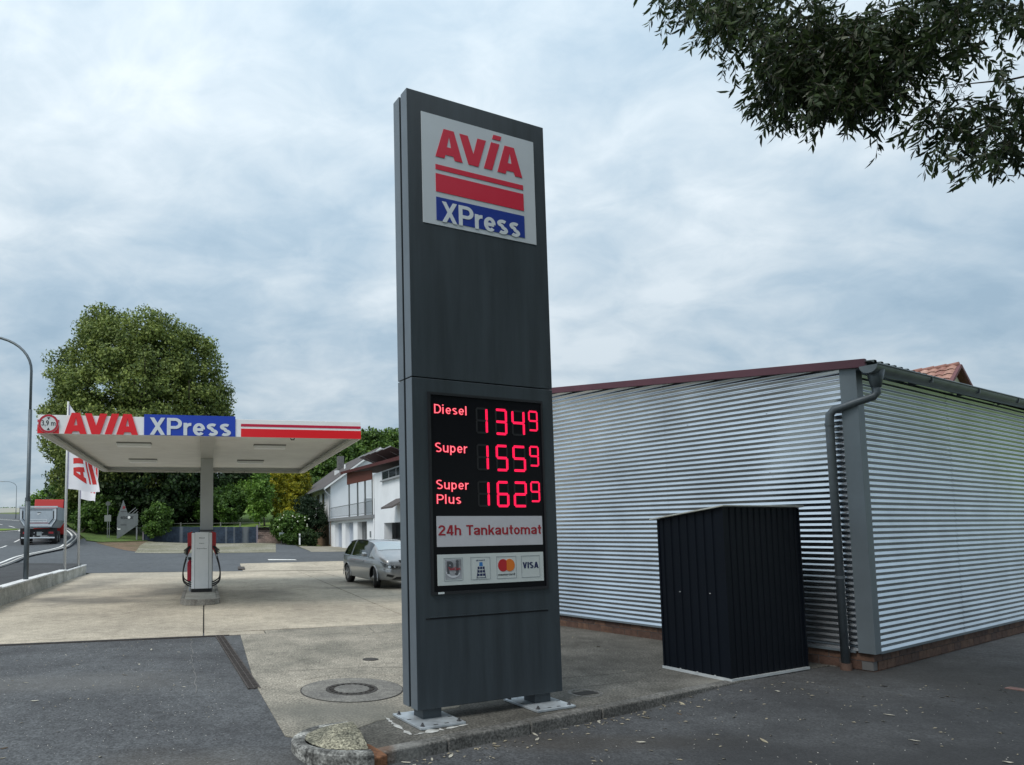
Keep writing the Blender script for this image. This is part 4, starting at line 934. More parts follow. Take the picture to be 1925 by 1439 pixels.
def flagpole(loc, top, label, seed, sag, fl, fw, ang):
    t = thing('flagpole', label, 'flagpole', loc, R(ang), 'flagpoles behind the low wall')
    h = top - loc[2]
    MB().tube([(0, 0, -.1), (0, 0, h * .5), (0, 0, h)], [.055, .047, .038], 12).build('pole', m_pole, t, smooth=True)
    z1 = h - .12
    def wv(a, b):  # a across 0..1, b down 0..1
        dr = sag * a * (1 - b) ** 1.6 + .16 * a
        return (.05 + fw * a * (.92 + .08 * math.cos(b * 5)) - .10 * a * math.sin(b * 4 + seed), .13 * a * math.sin(a * 5.5 + b * 3.2 + seed) + .05 * math.sin(b * 9 + seed) * a, z1 - fl * b - dr + .04 * math.sin(a * 7 + seed) * a)
    mb = MB(); mb.grid([[wv(i / 14, j / 24) for j in range(25)] for i in range(15)]); f = mb.build('flag', m_flag, t, smooth=True, fix=False)
    MB().tube([(.055, 0, z1), (.055, 0, z1 - fl)], .018, 6).build('sleeve', mat('flag_seam', (.30, .28, .42), .8), f)
    # rotated red lettering reading upward, and the stripe
    def put(polyg, nm):
        # polygon in text space (tx along 0..1.115, tz 0..0.32) -> flag (b from bottom, a from left)
        bm = bmesh.new(); vs = [bm.verts.new((p[0], p[1], 0)) for p in polyg]; bm.faces.new(vs)
        for k in range(1, 24):
            bmesh.ops.bisect_plane(bm, geom=bm.verts[:] + bm.edges[:] + bm.faces[:], plane_co=(k * .05, 0, 0), plane_no=(1, 0, 0))
            bmesh.ops.bisect_plane(bm, geom=bm.verts[:] + bm.edges[:] + bm.faces[:], plane_co=(0, k * .05, 0), plane_no=(0, 1, 0))
        for v in bm.verts:
            b_ = .90 - v.co.x / 1.115 * .80; a_ = .62 - v.co.y / .32 * .42
            q = Vector(wv(a_, b_)); v.co = q + Vector((0, -.006, 0))
        me = bpy.data.meshes.new(nm); bm.to_mesh(me); bm.free(); return me
    def sh(pl_): return [(x_ - .327, z_ - 5.698) for x_, z_ in pl_]
    for (o_, h_) in ((A1, A1h), (A2, A2h)):
        bl, tl, tr, br, ri, ri2, li2, li = sh(o_); ap_, hl, hr = sh(h_)
        for p in ([bl, tl, ap_, hl, li2, li], [tl, tr, ap_], [tr, br, ri, ri2, hr, ap_], [hl, hr, ri2, li2]): obj('letter', put(p, 'letter'), m_fred, f)
    v = sh(LV)
    for p in ([v[0], v[1], v[2], v[6]], [v[2], v[3], v[4], v[5], v[6]], sh(LI)): obj('letter', put(p, 'letter'), m_fred, f)
    for a0, a1 in ((.70, .75), (.79, .93)):
        mb = MB(); mb.grid([[tuple(Vector(wv(a, b)) + Vector((0, -.006, 0))) for b in [.10 + .8 * j / 20 for j in range(21)]] for a in (a0, (a0 + a1) / 2, a1)]); mb.build('stripe', m_fred, f, smooth=True, fix=False)
flagpole((-11.18, 26.55, .37), 7.05, 'white flagpole with a long white and red banner left of the canopy', .4, 1.55, 3.35, 1.20, 4)
flagpole((-11.85, 29.54, .37), 6.9, 'second white flagpole, its banner mostly hidden behind the nearer one', 2.1, 1.3, 3.45, .85, -12)

# ------------------------------------------------------------------ dump truck
TR = thing('dump_truck', 'grey dump truck with red cab driving away round the bend', 'truck', (-22.85, 49.5, .97), R(17))
# local: x right, y forward
m_bed = mat('bed_grey', (.40, .45, .50), .5, var=.1, vscale=2); m_bed2 = mat('bed_pale', (.55, .59, .63), .5, var=.06); m_truckblk = mat('truck_black', (.012, .012, .014), .6); m_cab = mat('cab_red', (.42, .022, .018), .4)
sec = [(-1.27, 2.83), (-1.27, 1.85), (-.92, 1.28), (.92, 1.28), (1.27, 1.85), (1.27, 2.83)]
inn = [(1.19, 2.83), (1.19, 1.88), (.88, 1.36), (-.88, 1.36), (-1.19, 1.88), (-1.19, 2.83)]
mb = MB(); ring_ = sec + inn
mb.grid([[(x_, y_, z_) for x_, z_ in ring_ + [ring_[0]]] for y_ in (.08, 5.4)]); mb.build('bed', m_bed, TR)
MB().prism(sec, 5.4, 5.48, 'y').build('bed_front', m_bed, TR)
tg = MB().prism([(-1.22, 2.70), (-1.22, 1.86), (-.90, 1.31), (.90, 1.31), (1.22, 1.86), (1.22, 2.70)], 0.0, .08, 'y').build('tailgate', m_bed, TR)
MB().box(-1.30, 1.30, -.04, .12, 2.74, 2.86).build('top_rail', m_bed2, TR)
MB().box(-.90, .95, -.012, 0, 2.56, 2.60).build('gate_groove', m_truckblk, tg)
for sx in (-1, 1):
    MB().box(min(sx * 1.0, sx * 1.06), max(sx * 1.0, sx * 1.06), -.03, 0, 1.95, 2.50).build('gate_rib', m_truckblk, tg)
    MB().box(min(sx * 1.08, sx * 1.22), max(sx * 1.08, sx * 1.22), -.05, 0, 1.86, 2.66).build('gate_post', m_bed2, tg)
    MB().bar((sx * 1.0, -.02, 1.92), (sx * .72, -.02, 1.55), .028).build('gate_rib', m_truckblk, tg)
    MB().bar((sx * 1.15, -.02, 1.83), (sx * .84, -.02, 1.36), .05).build('gate_post', m_bed2, tg)
MB().box(-.88, .88, -.02, 0, 1.40, 1.50).build('gate_rib', m_bed2, tg); MB().box(-.72, .72, -.012, 0, 1.60, 1.63).build('gate_rib', mat('reflex_red', (.4, .05, .06), .5), tg)
for b in ((-.55, .60, 1.84, 1.87), (-.55, .60, 1.70, 1.73), (.57, .60, 1.73, 1.84)): MB().box(b[0], b[1], -.015, 0, b[2], b[3]).build('gate_label', mat('truck_white', (.75, .76, .77), .5), tg)
MB().prism([(-.02, 2.20), (.20, 2.36), (.12, 2.36), (-.08, 2.30)], -.012, 0, 'y').build('emblem', MATS['truck_white'], tg); MB().box(-.05, .20, -.01, 0, 2.36, 2.40).build('gate_groove', m_truckblk, tg)
MB().box(-.42, -.34, .3, 7.2, .75, 1.15).build('chassis_rail', m_truckblk, TR); MB().box(.34, .42, .3, 7.2, .75, 1.15).build('chassis_rail', m_truckblk, TR); MB().box(-1.0, 1.0, .35, .45, .72, 1.2).build('rear_panel', m_truckblk, TR)
MB().box(-1.12, 1.12, .10, .20, .50, .60).build('bumper', m_bed2, TR); MB().box(-.9, .9, .32, .36, .26, .30).build('cross_bar', mat('bar_dull', (.12, .11, .11), .6), TR)
MB().box(-.12, .22, .30, .34, .70, .98).build('licence_plate', mat('plate_grey', (.40, .42, .42), .5), TR)
for sx in (-1, 1):
    tl_ = MB().box(min(sx * .62, sx * 1.12), max(sx * .62, sx * 1.12), .22, .30, .66, 1.08).build('tail_light', m_truckblk, TR)
    MB().box(min(sx * .70, sx * 1.02), max(sx * .70, sx * 1.02), .20, .22, .84, .98).build('lens', mat('lens_red', (.35, .02, .03), .3), tl_)
    MB().box(min(sx * .25, sx * .31), max(sx * .25, sx * .31), .30, .34, .88, .94).build('reflector', MATS['truck_white'], TR)
def wheel(par, x_, y_, r_, wd, rim):
    t_ = MB(); P = []
    for k in range(25):
        a = 2 * math.pi * k / 24; P.append([(x_ + sx_ * wd / 2, y_ + rr * math.cos(a), r_ + rr * math.sin(a)) for sx_, rr in ((-1, r_ * .62), (-1, r_ * .9), (-.8, r_), (.8, r_), (1, r_ * .9), (1, r_ * .62))])
    t_.grid(P); wo = t_.build('wheel', m_blk, par, smooth=True)
    rr = MB()
    for sx_ in (-1, 1):
        xa = x_ + sx_ * wd / 2 * .9
        rr.tube([(xa - .01 * sx_, y_, r_), (xa, y_, r_)], [r_ * .63, r_ * .60], 20); rr.tube([(xa, y_, r_), (xa + .03 * sx_, y_, r_)], [r_ * .2, r_ * .16], 12)
    rr.build('rim', rim, wo); return wo
m_trim_r = mat('truck_rim', (.20, .20, .20), .5, metal=.5)
for y_ in (1.0, 2.4, 6.9):
    for x_ in (-.98, .98): wheel(TR, x_, y_, .52, .5 if y_ < 6 else .32, m_trim_r)
for sx in (-1, 1): MB().box(min(sx * .72, sx * 1.25), max(sx * .72, sx * 1.25), .45, .48, .42, 1.25).build('mudguard', m_truckblk, TR)
MB().box(-1.15, 1.15, 5.9, 7.9, .75, 2.75).build('cab', m_cab, TR, bevel=.08); MB().prism([(5.75, 2.75), (7.4, 2.75), (7.2, 3.45), (6.0, 3.62)], -1.10, 1.10, 'x').build('cab_roof', m_cab, TR, bevel=.05)
MB().box(1.12, 1.26, 5.72, 6.3, 2.75, 3.5).build('wind_deflector', mat('deflector_navy', (.02, .025, .05), .5), TR)

# ------------------------------------------------------------------ parked car
CAR = thing('parked_car', 'bronze-grey compact people carrier parked beyond the forecourt, bonnet facing the camera', 'car', (1.118, 23.38, 0), math.atan2(-.948, .317) )
# local: +x forward, +y left; origin mid-wheelbase. right flank is y<0
m_paint = mat('car_paint', (.36, .365, .37), .30, metal=.6, coat=1.0, var=.04)
m_glass = mat('car_glass', (.006, .010, .012), .03, spec=.8, coat=.3); m_glass2 = mat('car_windscreen', (.42, .48, .50), .06, metal=.5, spec=1.0, coat=1.0)
m_chrome = mat('chrome', (.7, .7, .7), .12, metal=1.0); m_cblk = mat('car_black_trim', (.012, .012, .012), .5)
X_ = [-2.12, -2.06, -1.85, -1.5, -1.0, -.4, .2, .65, 1.0, 1.30, 1.62, 1.92, 2.10, 2.17]
zt_ = [.98, 1.10, 1.33, 1.455, 1.505, 1.525, 1.51, 1.45, 1.31, 1.15, 1.075, .995, .90, .72]     # roof / bonnet line
zb_ = [.90, .96, .98, .97, .955, .945, .935, .93, .935, .94, .93, .90, .82, .67]              # belt line
hw_ = [.70, .80, .865, .89, .90, .90, .90, .90, .895, .89, .875, .83, .73, .60]
zs_ = [.40, .34, .27, .24, .22, .22, .22, .22, .22, .23, .24, .25, .27, .32]
def cint(x_, ys_):
    return float(np.interp(x_, X_, ys_))
xsamp = np.unique(np.concatenate([np.linspace(X_[i], X_[i + 1], 5) for i in range(len(X_) - 1)]))
def smooth_arr(a, n=2):
    a = np.array(a)
    for _ in range(n): b = a.copy(); b[1:-1] = (a[:-2] + 2 * a[1:-1] + a[2:]) / 4; a = b
    return a
A_ = {k_: smooth_arr([cint(x_, arr) for x_ in xsamp], 3) for k_, arr in (('t', zt_), ('b', zb_), ('w', hw_), ('s', zs_))}
SEC = []   # rows along length, columns around from right sill over roof to left sill
for i, x_ in enumerate(xsamp):
    t_, b_, w_, s_ = (A_[k_][i] for k_ in 'tbws'); gh = max(0.0, t_ - b_); f = min(1, gh / .45)
    half = [(w_ * .80, s_ - .02), (w_ * .955, s_ + .03), (w_ * .995, s_ + .22), (w_, (s_ + b_) / 2 + .06), (w_ * .985, b_ - .06), (w_ * (.965 - .01 * f), b_), (w_ * (.93 - .05 * f), b_ + gh * .35), (w_ * (.88 - .10 * f), b_ + gh * .72), (w_ * (.80 - .10 * f), b_ + gh * .93), (w_ * .45, b_ + gh * .99), (0, b_ + gh)]
    SEC.append([(x_, -y_, z_) for y_, z_ in half] + [(x_, y_, z_) for y_, z_ in half[-2::-1]])
mb = MB(); mb.grid(SEC + []); mb.poly(SEC[0]); mb.poly(SEC[-1][::-1])
for i in range(len(SEC) - 1): mb.quad(SEC[i][0], SEC[i + 1][0], SEC[i + 1][20], SEC[i][20])
body = mb.build('body', m_paint, CAR)
bm = bmesh.new(); bm.from_mesh(body.data); bmesh.ops.remove_doubles(bm, verts=bm.verts, dist=1e-5); bmesh.ops.recalc_face_normals(bm, faces=bm.faces); bm.to_mesh(body.data); bm.free()
for xw_ in (1.34, -1.345):   # wheel openings
    ct = MB(); ct.tube([(xw_, -1.2, .325), (xw_, -.55, .325)], .37, 32); ct.tube([(xw_, .55, .325), (xw_, 1.2, .325)], .37, 32)
    cm = ct.build('cutter', m_cblk, CAR); mo_ = body.modifiers.new('cut', 'BOOLEAN'); mo_.operation = 'DIFFERENCE'; mo_.solver = 'EXACT'; mo_.object = cm; mo_.material_mode = 'TRANSFER'
    bpy.context.view_layer.update(); nm_ = bpy.data.meshes.new_from_object(body.evaluated_get(bpy.context.evaluated_depsgraph_get()))
    body.modifiers.remove(mo_); body.data = nm_; bpy.data.objects.remove(cm)
autosmooth(body, 50)
def patch(nm, i0, i1, j0, j1, off, ma, par, trim=None):
    P = []
    for i in range(i0, i1 + 1):
        row = []
        for j in range(j0, j1 + 1):
            p = Vector(SEC[i][j]); a = Vector(SEC[min(i + 1, len(SEC) - 1)][j]) - Vector(SEC[max(i - 1, 0)][j]); b = Vector(SEC[i][min(j + 1, 20)]) - Vector(SEC[i][max(j - 1, 0)])
            n_ = a.cross(b).normalized(); c_ = Vector((p.x * .6, 0, .7))
            if n_.dot(p - c_) < 0: n_ = -n_
            row.append(p + n_ * off)
        P.append(row)
    mb_ = MB(); mb_.grid(P); o_ = mb_.build(nm, ma, par, smooth=True); return o_
ix = lambda x_: int(np.argmin(abs(xsamp - x_)))
for (a, b) in ((-1.72, -.98), (-.90, -.02), (.06, .86)):
    patch('side_window', ix(a), ix(b), 5, 8, .006, m_glass, CAR); patch('side_window', ix(a), ix(b), 12, 15, .006, m_glass, CAR)
patch('windscreen', ix(.62), ix(1.22), 8, 12, .008, m_glass2, CAR); patch('rear_window', ix(-2.02), ix(-1.62), 8, 12, .008, m_glass, CAR)
for sgn, js in ((-1, (5, 5)), (1, (15, 15))):
    pts_ = [Vector(SEC[i][js[0]]) + Vector((0, sgn * .012, .0)) for i in range(ix(-1.80), ix(1.0))]
    MB().tube(pts_, .012, 6).build('window_trim', m_chrome, CAR)
    MB().tube([Vector(SEC[i][8 if sgn < 0 else 12]) + Vector((0, sgn * .01, .02)) for i in range(ix(-1.6), ix(.3))], .016, 6).build('roof_rail', m_cblk, CAR)
patch('grille', ix(2.085), ix(2.14), 9, 11, .006, m_cblk, CAR)
m_rimc = mat('alloy_rim', (.45, .45, .45), .3, metal=.8)
for xw_ in (1.34, -1.345):
    for sgn in (-1, 1):
        wo = wheel(CAR, 0, 0, .325, .215, m_rimc); rim_ = [c for c in wo.children][0]
        for oo in (wo, rim_):
            for v in oo.data.vertices: v.co = Vector((xw_ + v.co.y, sgn * .775 + v.co.x, v.co.z))
        if xw_ > 0:   # steered to the right
            st = R(-16)
            for oo in (wo, rim_):
                for v in oo.data.vertices:
                    d = v.co - Vector((xw_, sgn * .775, 0)); v.co = Vector((xw_, sgn * .775, 0)) + Vector((d.x * math.cos(st) - d.y * math.sin(st), d.x * math.sin(st) + d.y * math.cos(st), d.z))
        sp_ = MB()
        for k in range(5):
            a = 2 * math.pi * k / 5 + .3; sp_.bar((xw_ + .04 * math.cos(a), sgn * .89, .325 + .04 * math.sin(a)), (xw_ + .19 * math.cos(a), sgn * .893, .325 + .19 * math.sin(a)), .028, .02)
        if xw_ < 0: sp_.build('spokes', m_rimc, wo)
        arch = MB(); P = []
        for k in range(21):
            a = R(-12 + 204 * k / 20); P.append([(xw_ + r_ * math.cos(a), sgn * yy, .325 + r_ * math.sin(a)) for r_, yy in ((.366, .885), (.366, .908), (.392, .908), (.396, .88))])
        arch.grid(P); arch.build('wheel_arch', m_paint, CAR, smooth=True)
HALF = [[(p[2], -p[1]) for p in row[:11]] for row in SEC]
def nose_x(y_, z_):
    """front surface of the body at half-width y and height z"""
    pv_ = 0.0
    for i in range(len(SEC) - 1, ix(1.0), -1):
        zs2 = [h_[0] for h_ in HALF[i]]; ok = zs2[0] <= z_ <= zs2[-1]
        w_ = float(np.interp(z_, zs2, [h_[1] for h_ in HALF[i]])) if ok else (HALF[i][0][1] if z_ < zs2[0] else 0.0)
        if w_ >= abs(y_):
            if i == len(SEC) - 1: return float(xsamp[-1])
            f_ = 0.0 if w_ == pv_ else (abs(y_) - pv_) / (w_ - pv_); return float(xsamp[i + 1] + (xsamp[i] - xsamp[i + 1]) * max(0, min(1, f_)))
        pv_ = w_
    return float(xsamp[ix(1.0)])
def front_patch(nm, poly_, xoff, ma, par=None):
    """thin pieces pressed onto the nose: outline in (y,z), depth follows the nose surface"""
    bm = bmesh.new(); bm.faces.new([bm.verts.new((0, p[0], p[1])) for p in poly_])
    for k_ in range(-21, 22): bmesh.ops.bisect_plane(bm, geom=bm.verts[:] + bm.edges[:] + bm.faces[:], plane_co=(0, k_ * .043, 0), plane_no=(0, 1, 0))
    for k_ in range(6, 26): bmesh.ops.bisect_plane(bm, geom=bm.verts[:] + bm.edges[:] + bm.faces[:], plane_co=(0, 0, k_ * .04), plane_no=(0, 0, 1))
    for v in bm.verts: v.co.x = nose_x(v.co.y, v.co.z) + xoff * .8
    me = bpy.data.meshes.new(nm); bm.to_mesh(me); bm.free(); return obj(nm, me, ma, par or CAR, smooth=True)
bump_ = MB(); P = []
for z_, push in ((.24, -.05), (.28, .012), (.36, .02), (.50, .02), (.58, .015), (.64, -.01)):
    P.append([(nose_x(y_, z_) + push, y_ * 1.015, z_) for y_ in np.linspace(-.87, .87, 31)])
bump_.grid(P); bump_.build('bumper', m_paint, CAR, smooth=True)
for sgn in (-1, 1):
    hl_ = front_patch('headlight', [(sgn * .36, .70), (sgn * .70, .75), (sgn * .84, .84), (sgn * .80, .70), (sgn * .62, .64), (sgn * .38, .645)], .03, mat('headlight_dark', (.03, .032, .035), .08, spec=.9, coat=1.0))
    for y_, r_ in ((.66, .042), (.50, .036)): front_patch('lamp_lens', [(sgn * y_ + r_ * math.cos(2 * math.pi * k / 10), .69 + r_ * math.sin(2 * math.pi * k / 10)) for k in range(10)], .042, mat('lamp_lens', (.6, .62, .64), .1, metal=.6), hl_)
    front_patch('fog_vent', [(sgn * .50, .42), (sgn * .72, .47), (sgn * .74, .40), (sgn * .58, .36)], .052, m_cblk)
    MB().prism([(.70, 1.00), (.92, .97), (.94, 1.08), (.76, 1.12)], sgn * .93, sgn * 1.08, 'y').build('mirror', m_paint, CAR, bevel=.03)
    for hx in (-.72, .22): MB().box(hx, hx + .2, min(sgn * .885, sgn * .925), max(sgn * .885, sgn * .925), .80, .835).build('door_handle', m_paint, CAR, bevel=.01)
front_patch('grille_bar', [(-.36, .70), (.36, .70), (.36, .64), (-.36, .64)], .025, mat('grille_grey', (.10, .11, .12), .3, metal=.5))
front_patch('chrome_strip', [(-.80, .625), (.80, .625), (.80, .610), (-.80, .610)], .048, m_chrome)
front_patch('lower_intake', [(-.44, .38), (.44, .38), (.60, .29), (-.60, .29)], .045, m_cblk)
front_patch('emblem', [(.062 * math.cos(2 * math.pi * k / 18), .675 + .062 * math.sin(2 * math.pi * k / 18)) for k in range(18)], .045, m_chrome)
pl_ = front_patch('licence_plate', [(-.26, .555), (.26, .555), (.26, .445), (-.26, .445)], .062, mat('plate_white', (.68, .69, .69), .4))
front_patch('plate_band', [(-.26, .552), (-.215, .552), (-.215, .448), (-.26, .448)], .066, mat('plate_blue', (.01, .04, .35), .4), pl_)
t2 = text_mesh('plate_letters', 'FB', -.195, -.06, .462, .540, 0, mat('sign_black', (.02, .02, .022), .5), pl_, bold=.02, depth=.002)
for v in t2.data.vertices: v.co = Vector((nose_x(v.co.x, v.co.z) + .054 - v.co.y, v.co.x, v.co.z))

# ------------------------------------------------------------------ ground fittings
def gplace(o): return o
MH = thing('manhole_cover', 'round cast-iron manhole cover set in a wide concrete ring', 'manhole', (-.01, 8.03, .002), .3)
m_iron = mat('cast_iron', (.055, .048, .042), .65, metal=.4, var=.3, vscale=20, bump=.5, bscale=80)
MB().ring((0, 0), .305, .585, -.03, .006, 48).build('concrete_ring', surfmat('ring_concrete', (.235, .225, .20), (.6, 1.3), (.15, .145, .135), sp_scale=70, big_scale=2.5, bump=.9), MH)
MB().ring((0, 0), .585, .598, -.03, .003, 48).build('joint', m_joint, MH)
MB().ring((0, 0), .265, .30, -.03, .008, 48).build('rim', m_iron, MH); MB().ring((0, 0), .205, .262, -.03, .001, 48).build('groove', m_groove, MH)
for k in range(20):
    a = 2 * math.pi * k / 20; mb = MB(); mb.box(.208, .258, -.018, .018, -.01, .010); o = mb.build('tooth', m_iron, MH); o.rotation_euler = (0, 0, a)
MB().cyl((0, 0), .205, -.02, .010, 40).build('cover_plate', surfmat('cover_fill', (.19, .185, .17), (.6, 1.3), (.14, .135, .125), sp_scale=70, big_scale=4, bump=.8), MH)
CP = thing('valve_cap', 'small round iron valve cap in the concrete behind the manhole', 'valve cap', (.26, 9.85, .0), 0)
MB().cyl((0, 0), .085, -.02, .006, 20).build('cap', m_iron, CP); MB().ring((0, 0), .088, .115, -.02, .004, 24).build('collar', m_joint, CP)
DR = thing('drain_channel', 'narrow rusty drain grating along the concrete edge beside the asphalt', 'drain', (-2.36, 12.22, 0), math.atan2(8.16 - 12.22, -1.16 + 2.36))
m_grt = mat('grate_rust', (.075, .065, .06), .75, metal=.35, var=.35, vscale=14, bump=.4)
for k in range(8):
    s_ = MB(); x0 = k * .53
    s_.box(x0 + .004, x0 + .526, -.075, -.058, -.03, .005); s_.box(x0 + .004, x0 + .526, .058, .075, -.03, .005)
    for j in range(13): s_.box(x0 + .01 + j * .04, x0 + .028 + j * .04, -.058, .058, -.02, .004)
    s_.box(x0 + .004, x0 + .526, -.006, .006, -.02, .0045)
    s_.build('grating', m_grt, DR)
MB().box(0, 4.24, -.085, .085, -.06, -.028).build('channel', m_groove, DR)
SD = thing('slot_drain', 'long narrow dark slot drain between the concrete strip and the front asphalt', 'drain', uv2w(-6.0, 12.43), YAW)
MB().box(0, 6.3, -.028, .028, -.05, .004).build('slot', m_groove, SD); MB().box(0, 6.45, .030, .046, -.05, .006).build('edge_rail', m_grt, SD); MB().box(0, 6.2, -.046, -.030, -.05, .003).build('edge_rail', m_grt, SD)
D2 = thing('drain_channel', 'dark drain grating set in the concrete beyond the pump', 'drain', (-5.2, 32.3, .02), R(80))
for k in range(4):
    s_ = MB(); x0 = k * .9; s_.box(x0, x0 + .88, -.16, .16, 0, .045); s_.build('grating', m_grt, D2)
    D2.rotation_euler = (-R(2.2) * 0, 0, R(100))
for o in D2.children: o.location.z = 0
PVR = thing('paver_frame', 'faded pinkish paver frame round a covered shaft in the right asphalt', 'paving', (7.55, 7.35, -.006), R(26))
m_pv = mat('paver_pink', (.20, .12, .105), .9, var=.35, vscale=12, bump=.5)
for (x0, x1, y0, y1) in ((0, .30, 0, .15), (.62, .92, -.10, .04), (.95, 1.25, -.10, .04), (.02, .16, .2, .5), (.9, 1.2, .42, .55)): MB().box(x0, x1 - .01, y0, y1 - .01, -.03, .004).build('paver', m_pv, PVR)
DH = thing('drain_hole', 'small dark drain opening in the concrete beside the right base plate', 'drain', (2.60, 7.74, 0), R(25))
MB().box(-.13, .13, -.07, .07, -.02, .003).build('opening', mat('black_hole', (.012, .011, .01), .9), DH); MB().ring((0, 0), .15, .19, -.02, .004, 20).build('collar', m_kerb, DH)

# fallen leaves: the larger ones singly, the rest as litter
m_fl = [mat('leaf_pale', (.40, .38, .32), .8, var=.3, vscale=20), mat('leaf_straw', (.26, .23, .165), .8, var=.3, vscale=20), mat('leaf_yellow', (.42, .26, .03), .8), mat('leaf_brown', (.09, .06, .035), .8)]
fls = []
for mi in range(4):
    mb = MB(); P = []
    for k in range(7):
        f = k / 6; wd = .17 * math.sin(math.pi * min(.98, f * .96 + .02)) ; zz = .12 * (f - .5) ** 2 + .02
        P.append([(f - .5, -wd, zz + .05), (f - .5, 0, zz), (f - .5, wd, zz + .06)])
    mb.grid(P); me = mb.mesh('fallen_leaf'); me.materials.append(m_fl[mi]); fls.append(me)
rg = random.Random(21)
def leaf_spot():
    while True:
        r_ = rg.random()
        if r_ < .5:    # right asphalt, below the willow
            x_, y_ = rg.uniform(.2, 7.5), rg.uniform(4.4, 8.2); p = Vector((x_, y_, 0)) - K0
            if p.dot(KN) < .04: continue
            if (Vector((x_, y_, 0)) - Vector((4.508, 8.222, 0))).length < .2: continue
            return x_, y_, low(x_, y_) - .012
        if r_ < .68:   # gathered along the kerb
            s_ = rg.uniform(.2, 4.2); d_ = .02 + abs(rg.gauss(0, .10)); q = K0 + KD * s_ + KN * d_; return q.x, q.y, low(q.x, q.y) - .012
        if r_ < .92: # left asphalt
            x_, y_ = rg.uniform(-5.5, -.7), rg.uniform(5.2, 12)
            if x_ * E1.x + y_ * E1.y > .35: continue
            return x_, y_, -.012
        x_, y_ = rg.uniform(-.9, 4), rg.uniform(7.3, 13); return x_, y_, .0
def leaf_tf(o_, sc): 
    x_, y_, z_ = leaf_spot(); o_.location = (x_, y_, z_ + .001); o_.rotation_euler = (rg.uniform(-.25, .25), rg.uniform(-.2, .2), rg.uniform(0, 6.28)); o_.scale = (sc, sc, sc)
for k in range(70):
    o = bpy.data.objects.new('fallen_leaf', fls[rg.choices(range(4), (6, 3, .5, 2))[0]]); COL.objects.link(o); leaf_tf(o, rg.uniform(.05, .10)); tag(o, 'small dry fallen leaf lying flat on the foreground paving', 'leaf', 'fallen leaves scattered on the ground')
mb = MB()
for k in range(520):
    x_, y_, z_ = leaf_spot(); a = rg.uniform(0, 6.28); l_ = rg.uniform(.008, .028); w_ = l_ * rg.uniform(.25, .6); ca, sa = math.cos(a), math.sin(a)
    mb.quad(*[(x_ + px * ca - py * sa, y_ + px * sa + py * ca, z_ + .003 + hz) for px, py, hz in ((-l_, 0, 0), (0, -w_, .004), (l_, 0, .006), (0, w_, .008))])
lt = mb.build('leaf_litter', m_fl[1], fix=False); lt['kind'] = 'stuff'; lt['label'] = 'fine dry leaf litter and grit scattered over the asphalt'

# ------------------------------------------------------------------ house row on the right of the yard
HS = thing('white_house', 'white rendered house with dark gable roof, terrace wing and garage block', 'house', (-1.75, 59.0, 0), YAW)
# local: x = E1 (away from the yard), y = E2 (away from the camera)
m_ren = mat('render_white', (.76, .79, .82), .85, var=.05, vscale=.7, bump=.1, bscale=20); m_hbr = mat('house_brick', (.20, .13, .085), .9, var=.25, vscale=5, bump=.3)
m_slate = mat('roof_dark', (.085, .075, .075), .85, var=.25, vscale=3, bump=.5, bscale=10); m_vw = mat('verge_white', (.74, .76, .77), .6); m_wood = mat('cladding_brown', (.11, .032, .022), .7, var=.15, vscale=6, stretch=(1, 1, .2)); m_win = mat('window_glass', (.03, .038, .045), .1, spec=.8); m_wf = mat('window_frame', (.30, .32, .34), .6); m_door = mat('garage_door', (.40, .45, .53), .6, var=.05); m_rail2 = mat('railing_grey', (.17, .19, .20), .5); m_red_f = mat('fascia_redbrown', (.075, .016, .016), .6, var=.1)
ZG, ZF, ZE, ZP = .35, 2.80, 5.70, 8.90
MB().box(0, 8.9, 0, 19, 2.85, ZE).build('wall', m_ren, HS); MB().box(.06, 8.84, .06, 18.9, ZG - .6, 2.85).build('base_wall', m_hbr, HS)
MB().prism([(0, ZE), (8.9, ZE), (4.45, ZP)], 0, .3, 'y').build('gable', m_ren, HS)
rf = MB(); 
rf.hexa([(-.6, -.35, 5.42), (4.45, -.35, 9.02), (4.45, 19.4, 9.02), (-.6, 19.4, 5.42), (-.6, -.35, 5.58), (4.45, -.35, 9.18), (4.45, 19.4, 9.18), (-.6, 19.4, 5.58)]); rf.hexa([(4.45, -.35, 9.02), (9.5, -.35, 5.42), (9.5, 19.4, 5.42), (4.45, 19.4, 9.02), (4.45, -.35, 9.18), (9.5, -.35, 5.58), (9.5, 19.4, 5.58), (4.45, 19.4, 9.18)])
rfo = rf.build('roof', m_slate, HS)
for (xa, za, xb, zb2) in ((-.6, 5.40, 4.45, 9.0), (9.5, 5.40, 4.45, 9.0)):
    MB().hexa([(xa, -.39, za - .06), (xb, -.39, zb2 - .06), (xb, -.352, zb2 - .06), (xa, -.352, za - .06), (xa, -.39, za + .12), (xb, -.39, zb2 + .12), (xb, -.352, zb2 + .12), (xa, -.352, za + .12)]).build('verge_board', m_vw, HS)
MB().box(2.6, 3.2, 9.5, 10.3, 7.4, 9.4).build('chimney', mat('chimney_grey', (.13, .13, .13), .9, var=.2), rfo); MB().box(1.6, 2.0, 6, 6.5, 6.9, 7.6).build('roof_vent', m_vw, rfo); MB().cyl((2.4, 5.2), .1, 7.4, 8.1, 10).build('roof_vent', m_vw, rfo)
MB().tube([(-.66, -.3, 5.46), (-.66, 19.4, 5.46)], .07, 8).build('gutter', m_rail2, HS)
MB().tube([(-.62, -.2, 5.40), (-.14, -.1, 4.85), (-.12, -.08, 4.6), (-.12, -.08, .6)], .055, 8).build('downpipe', m_wf, HS, smooth=True)
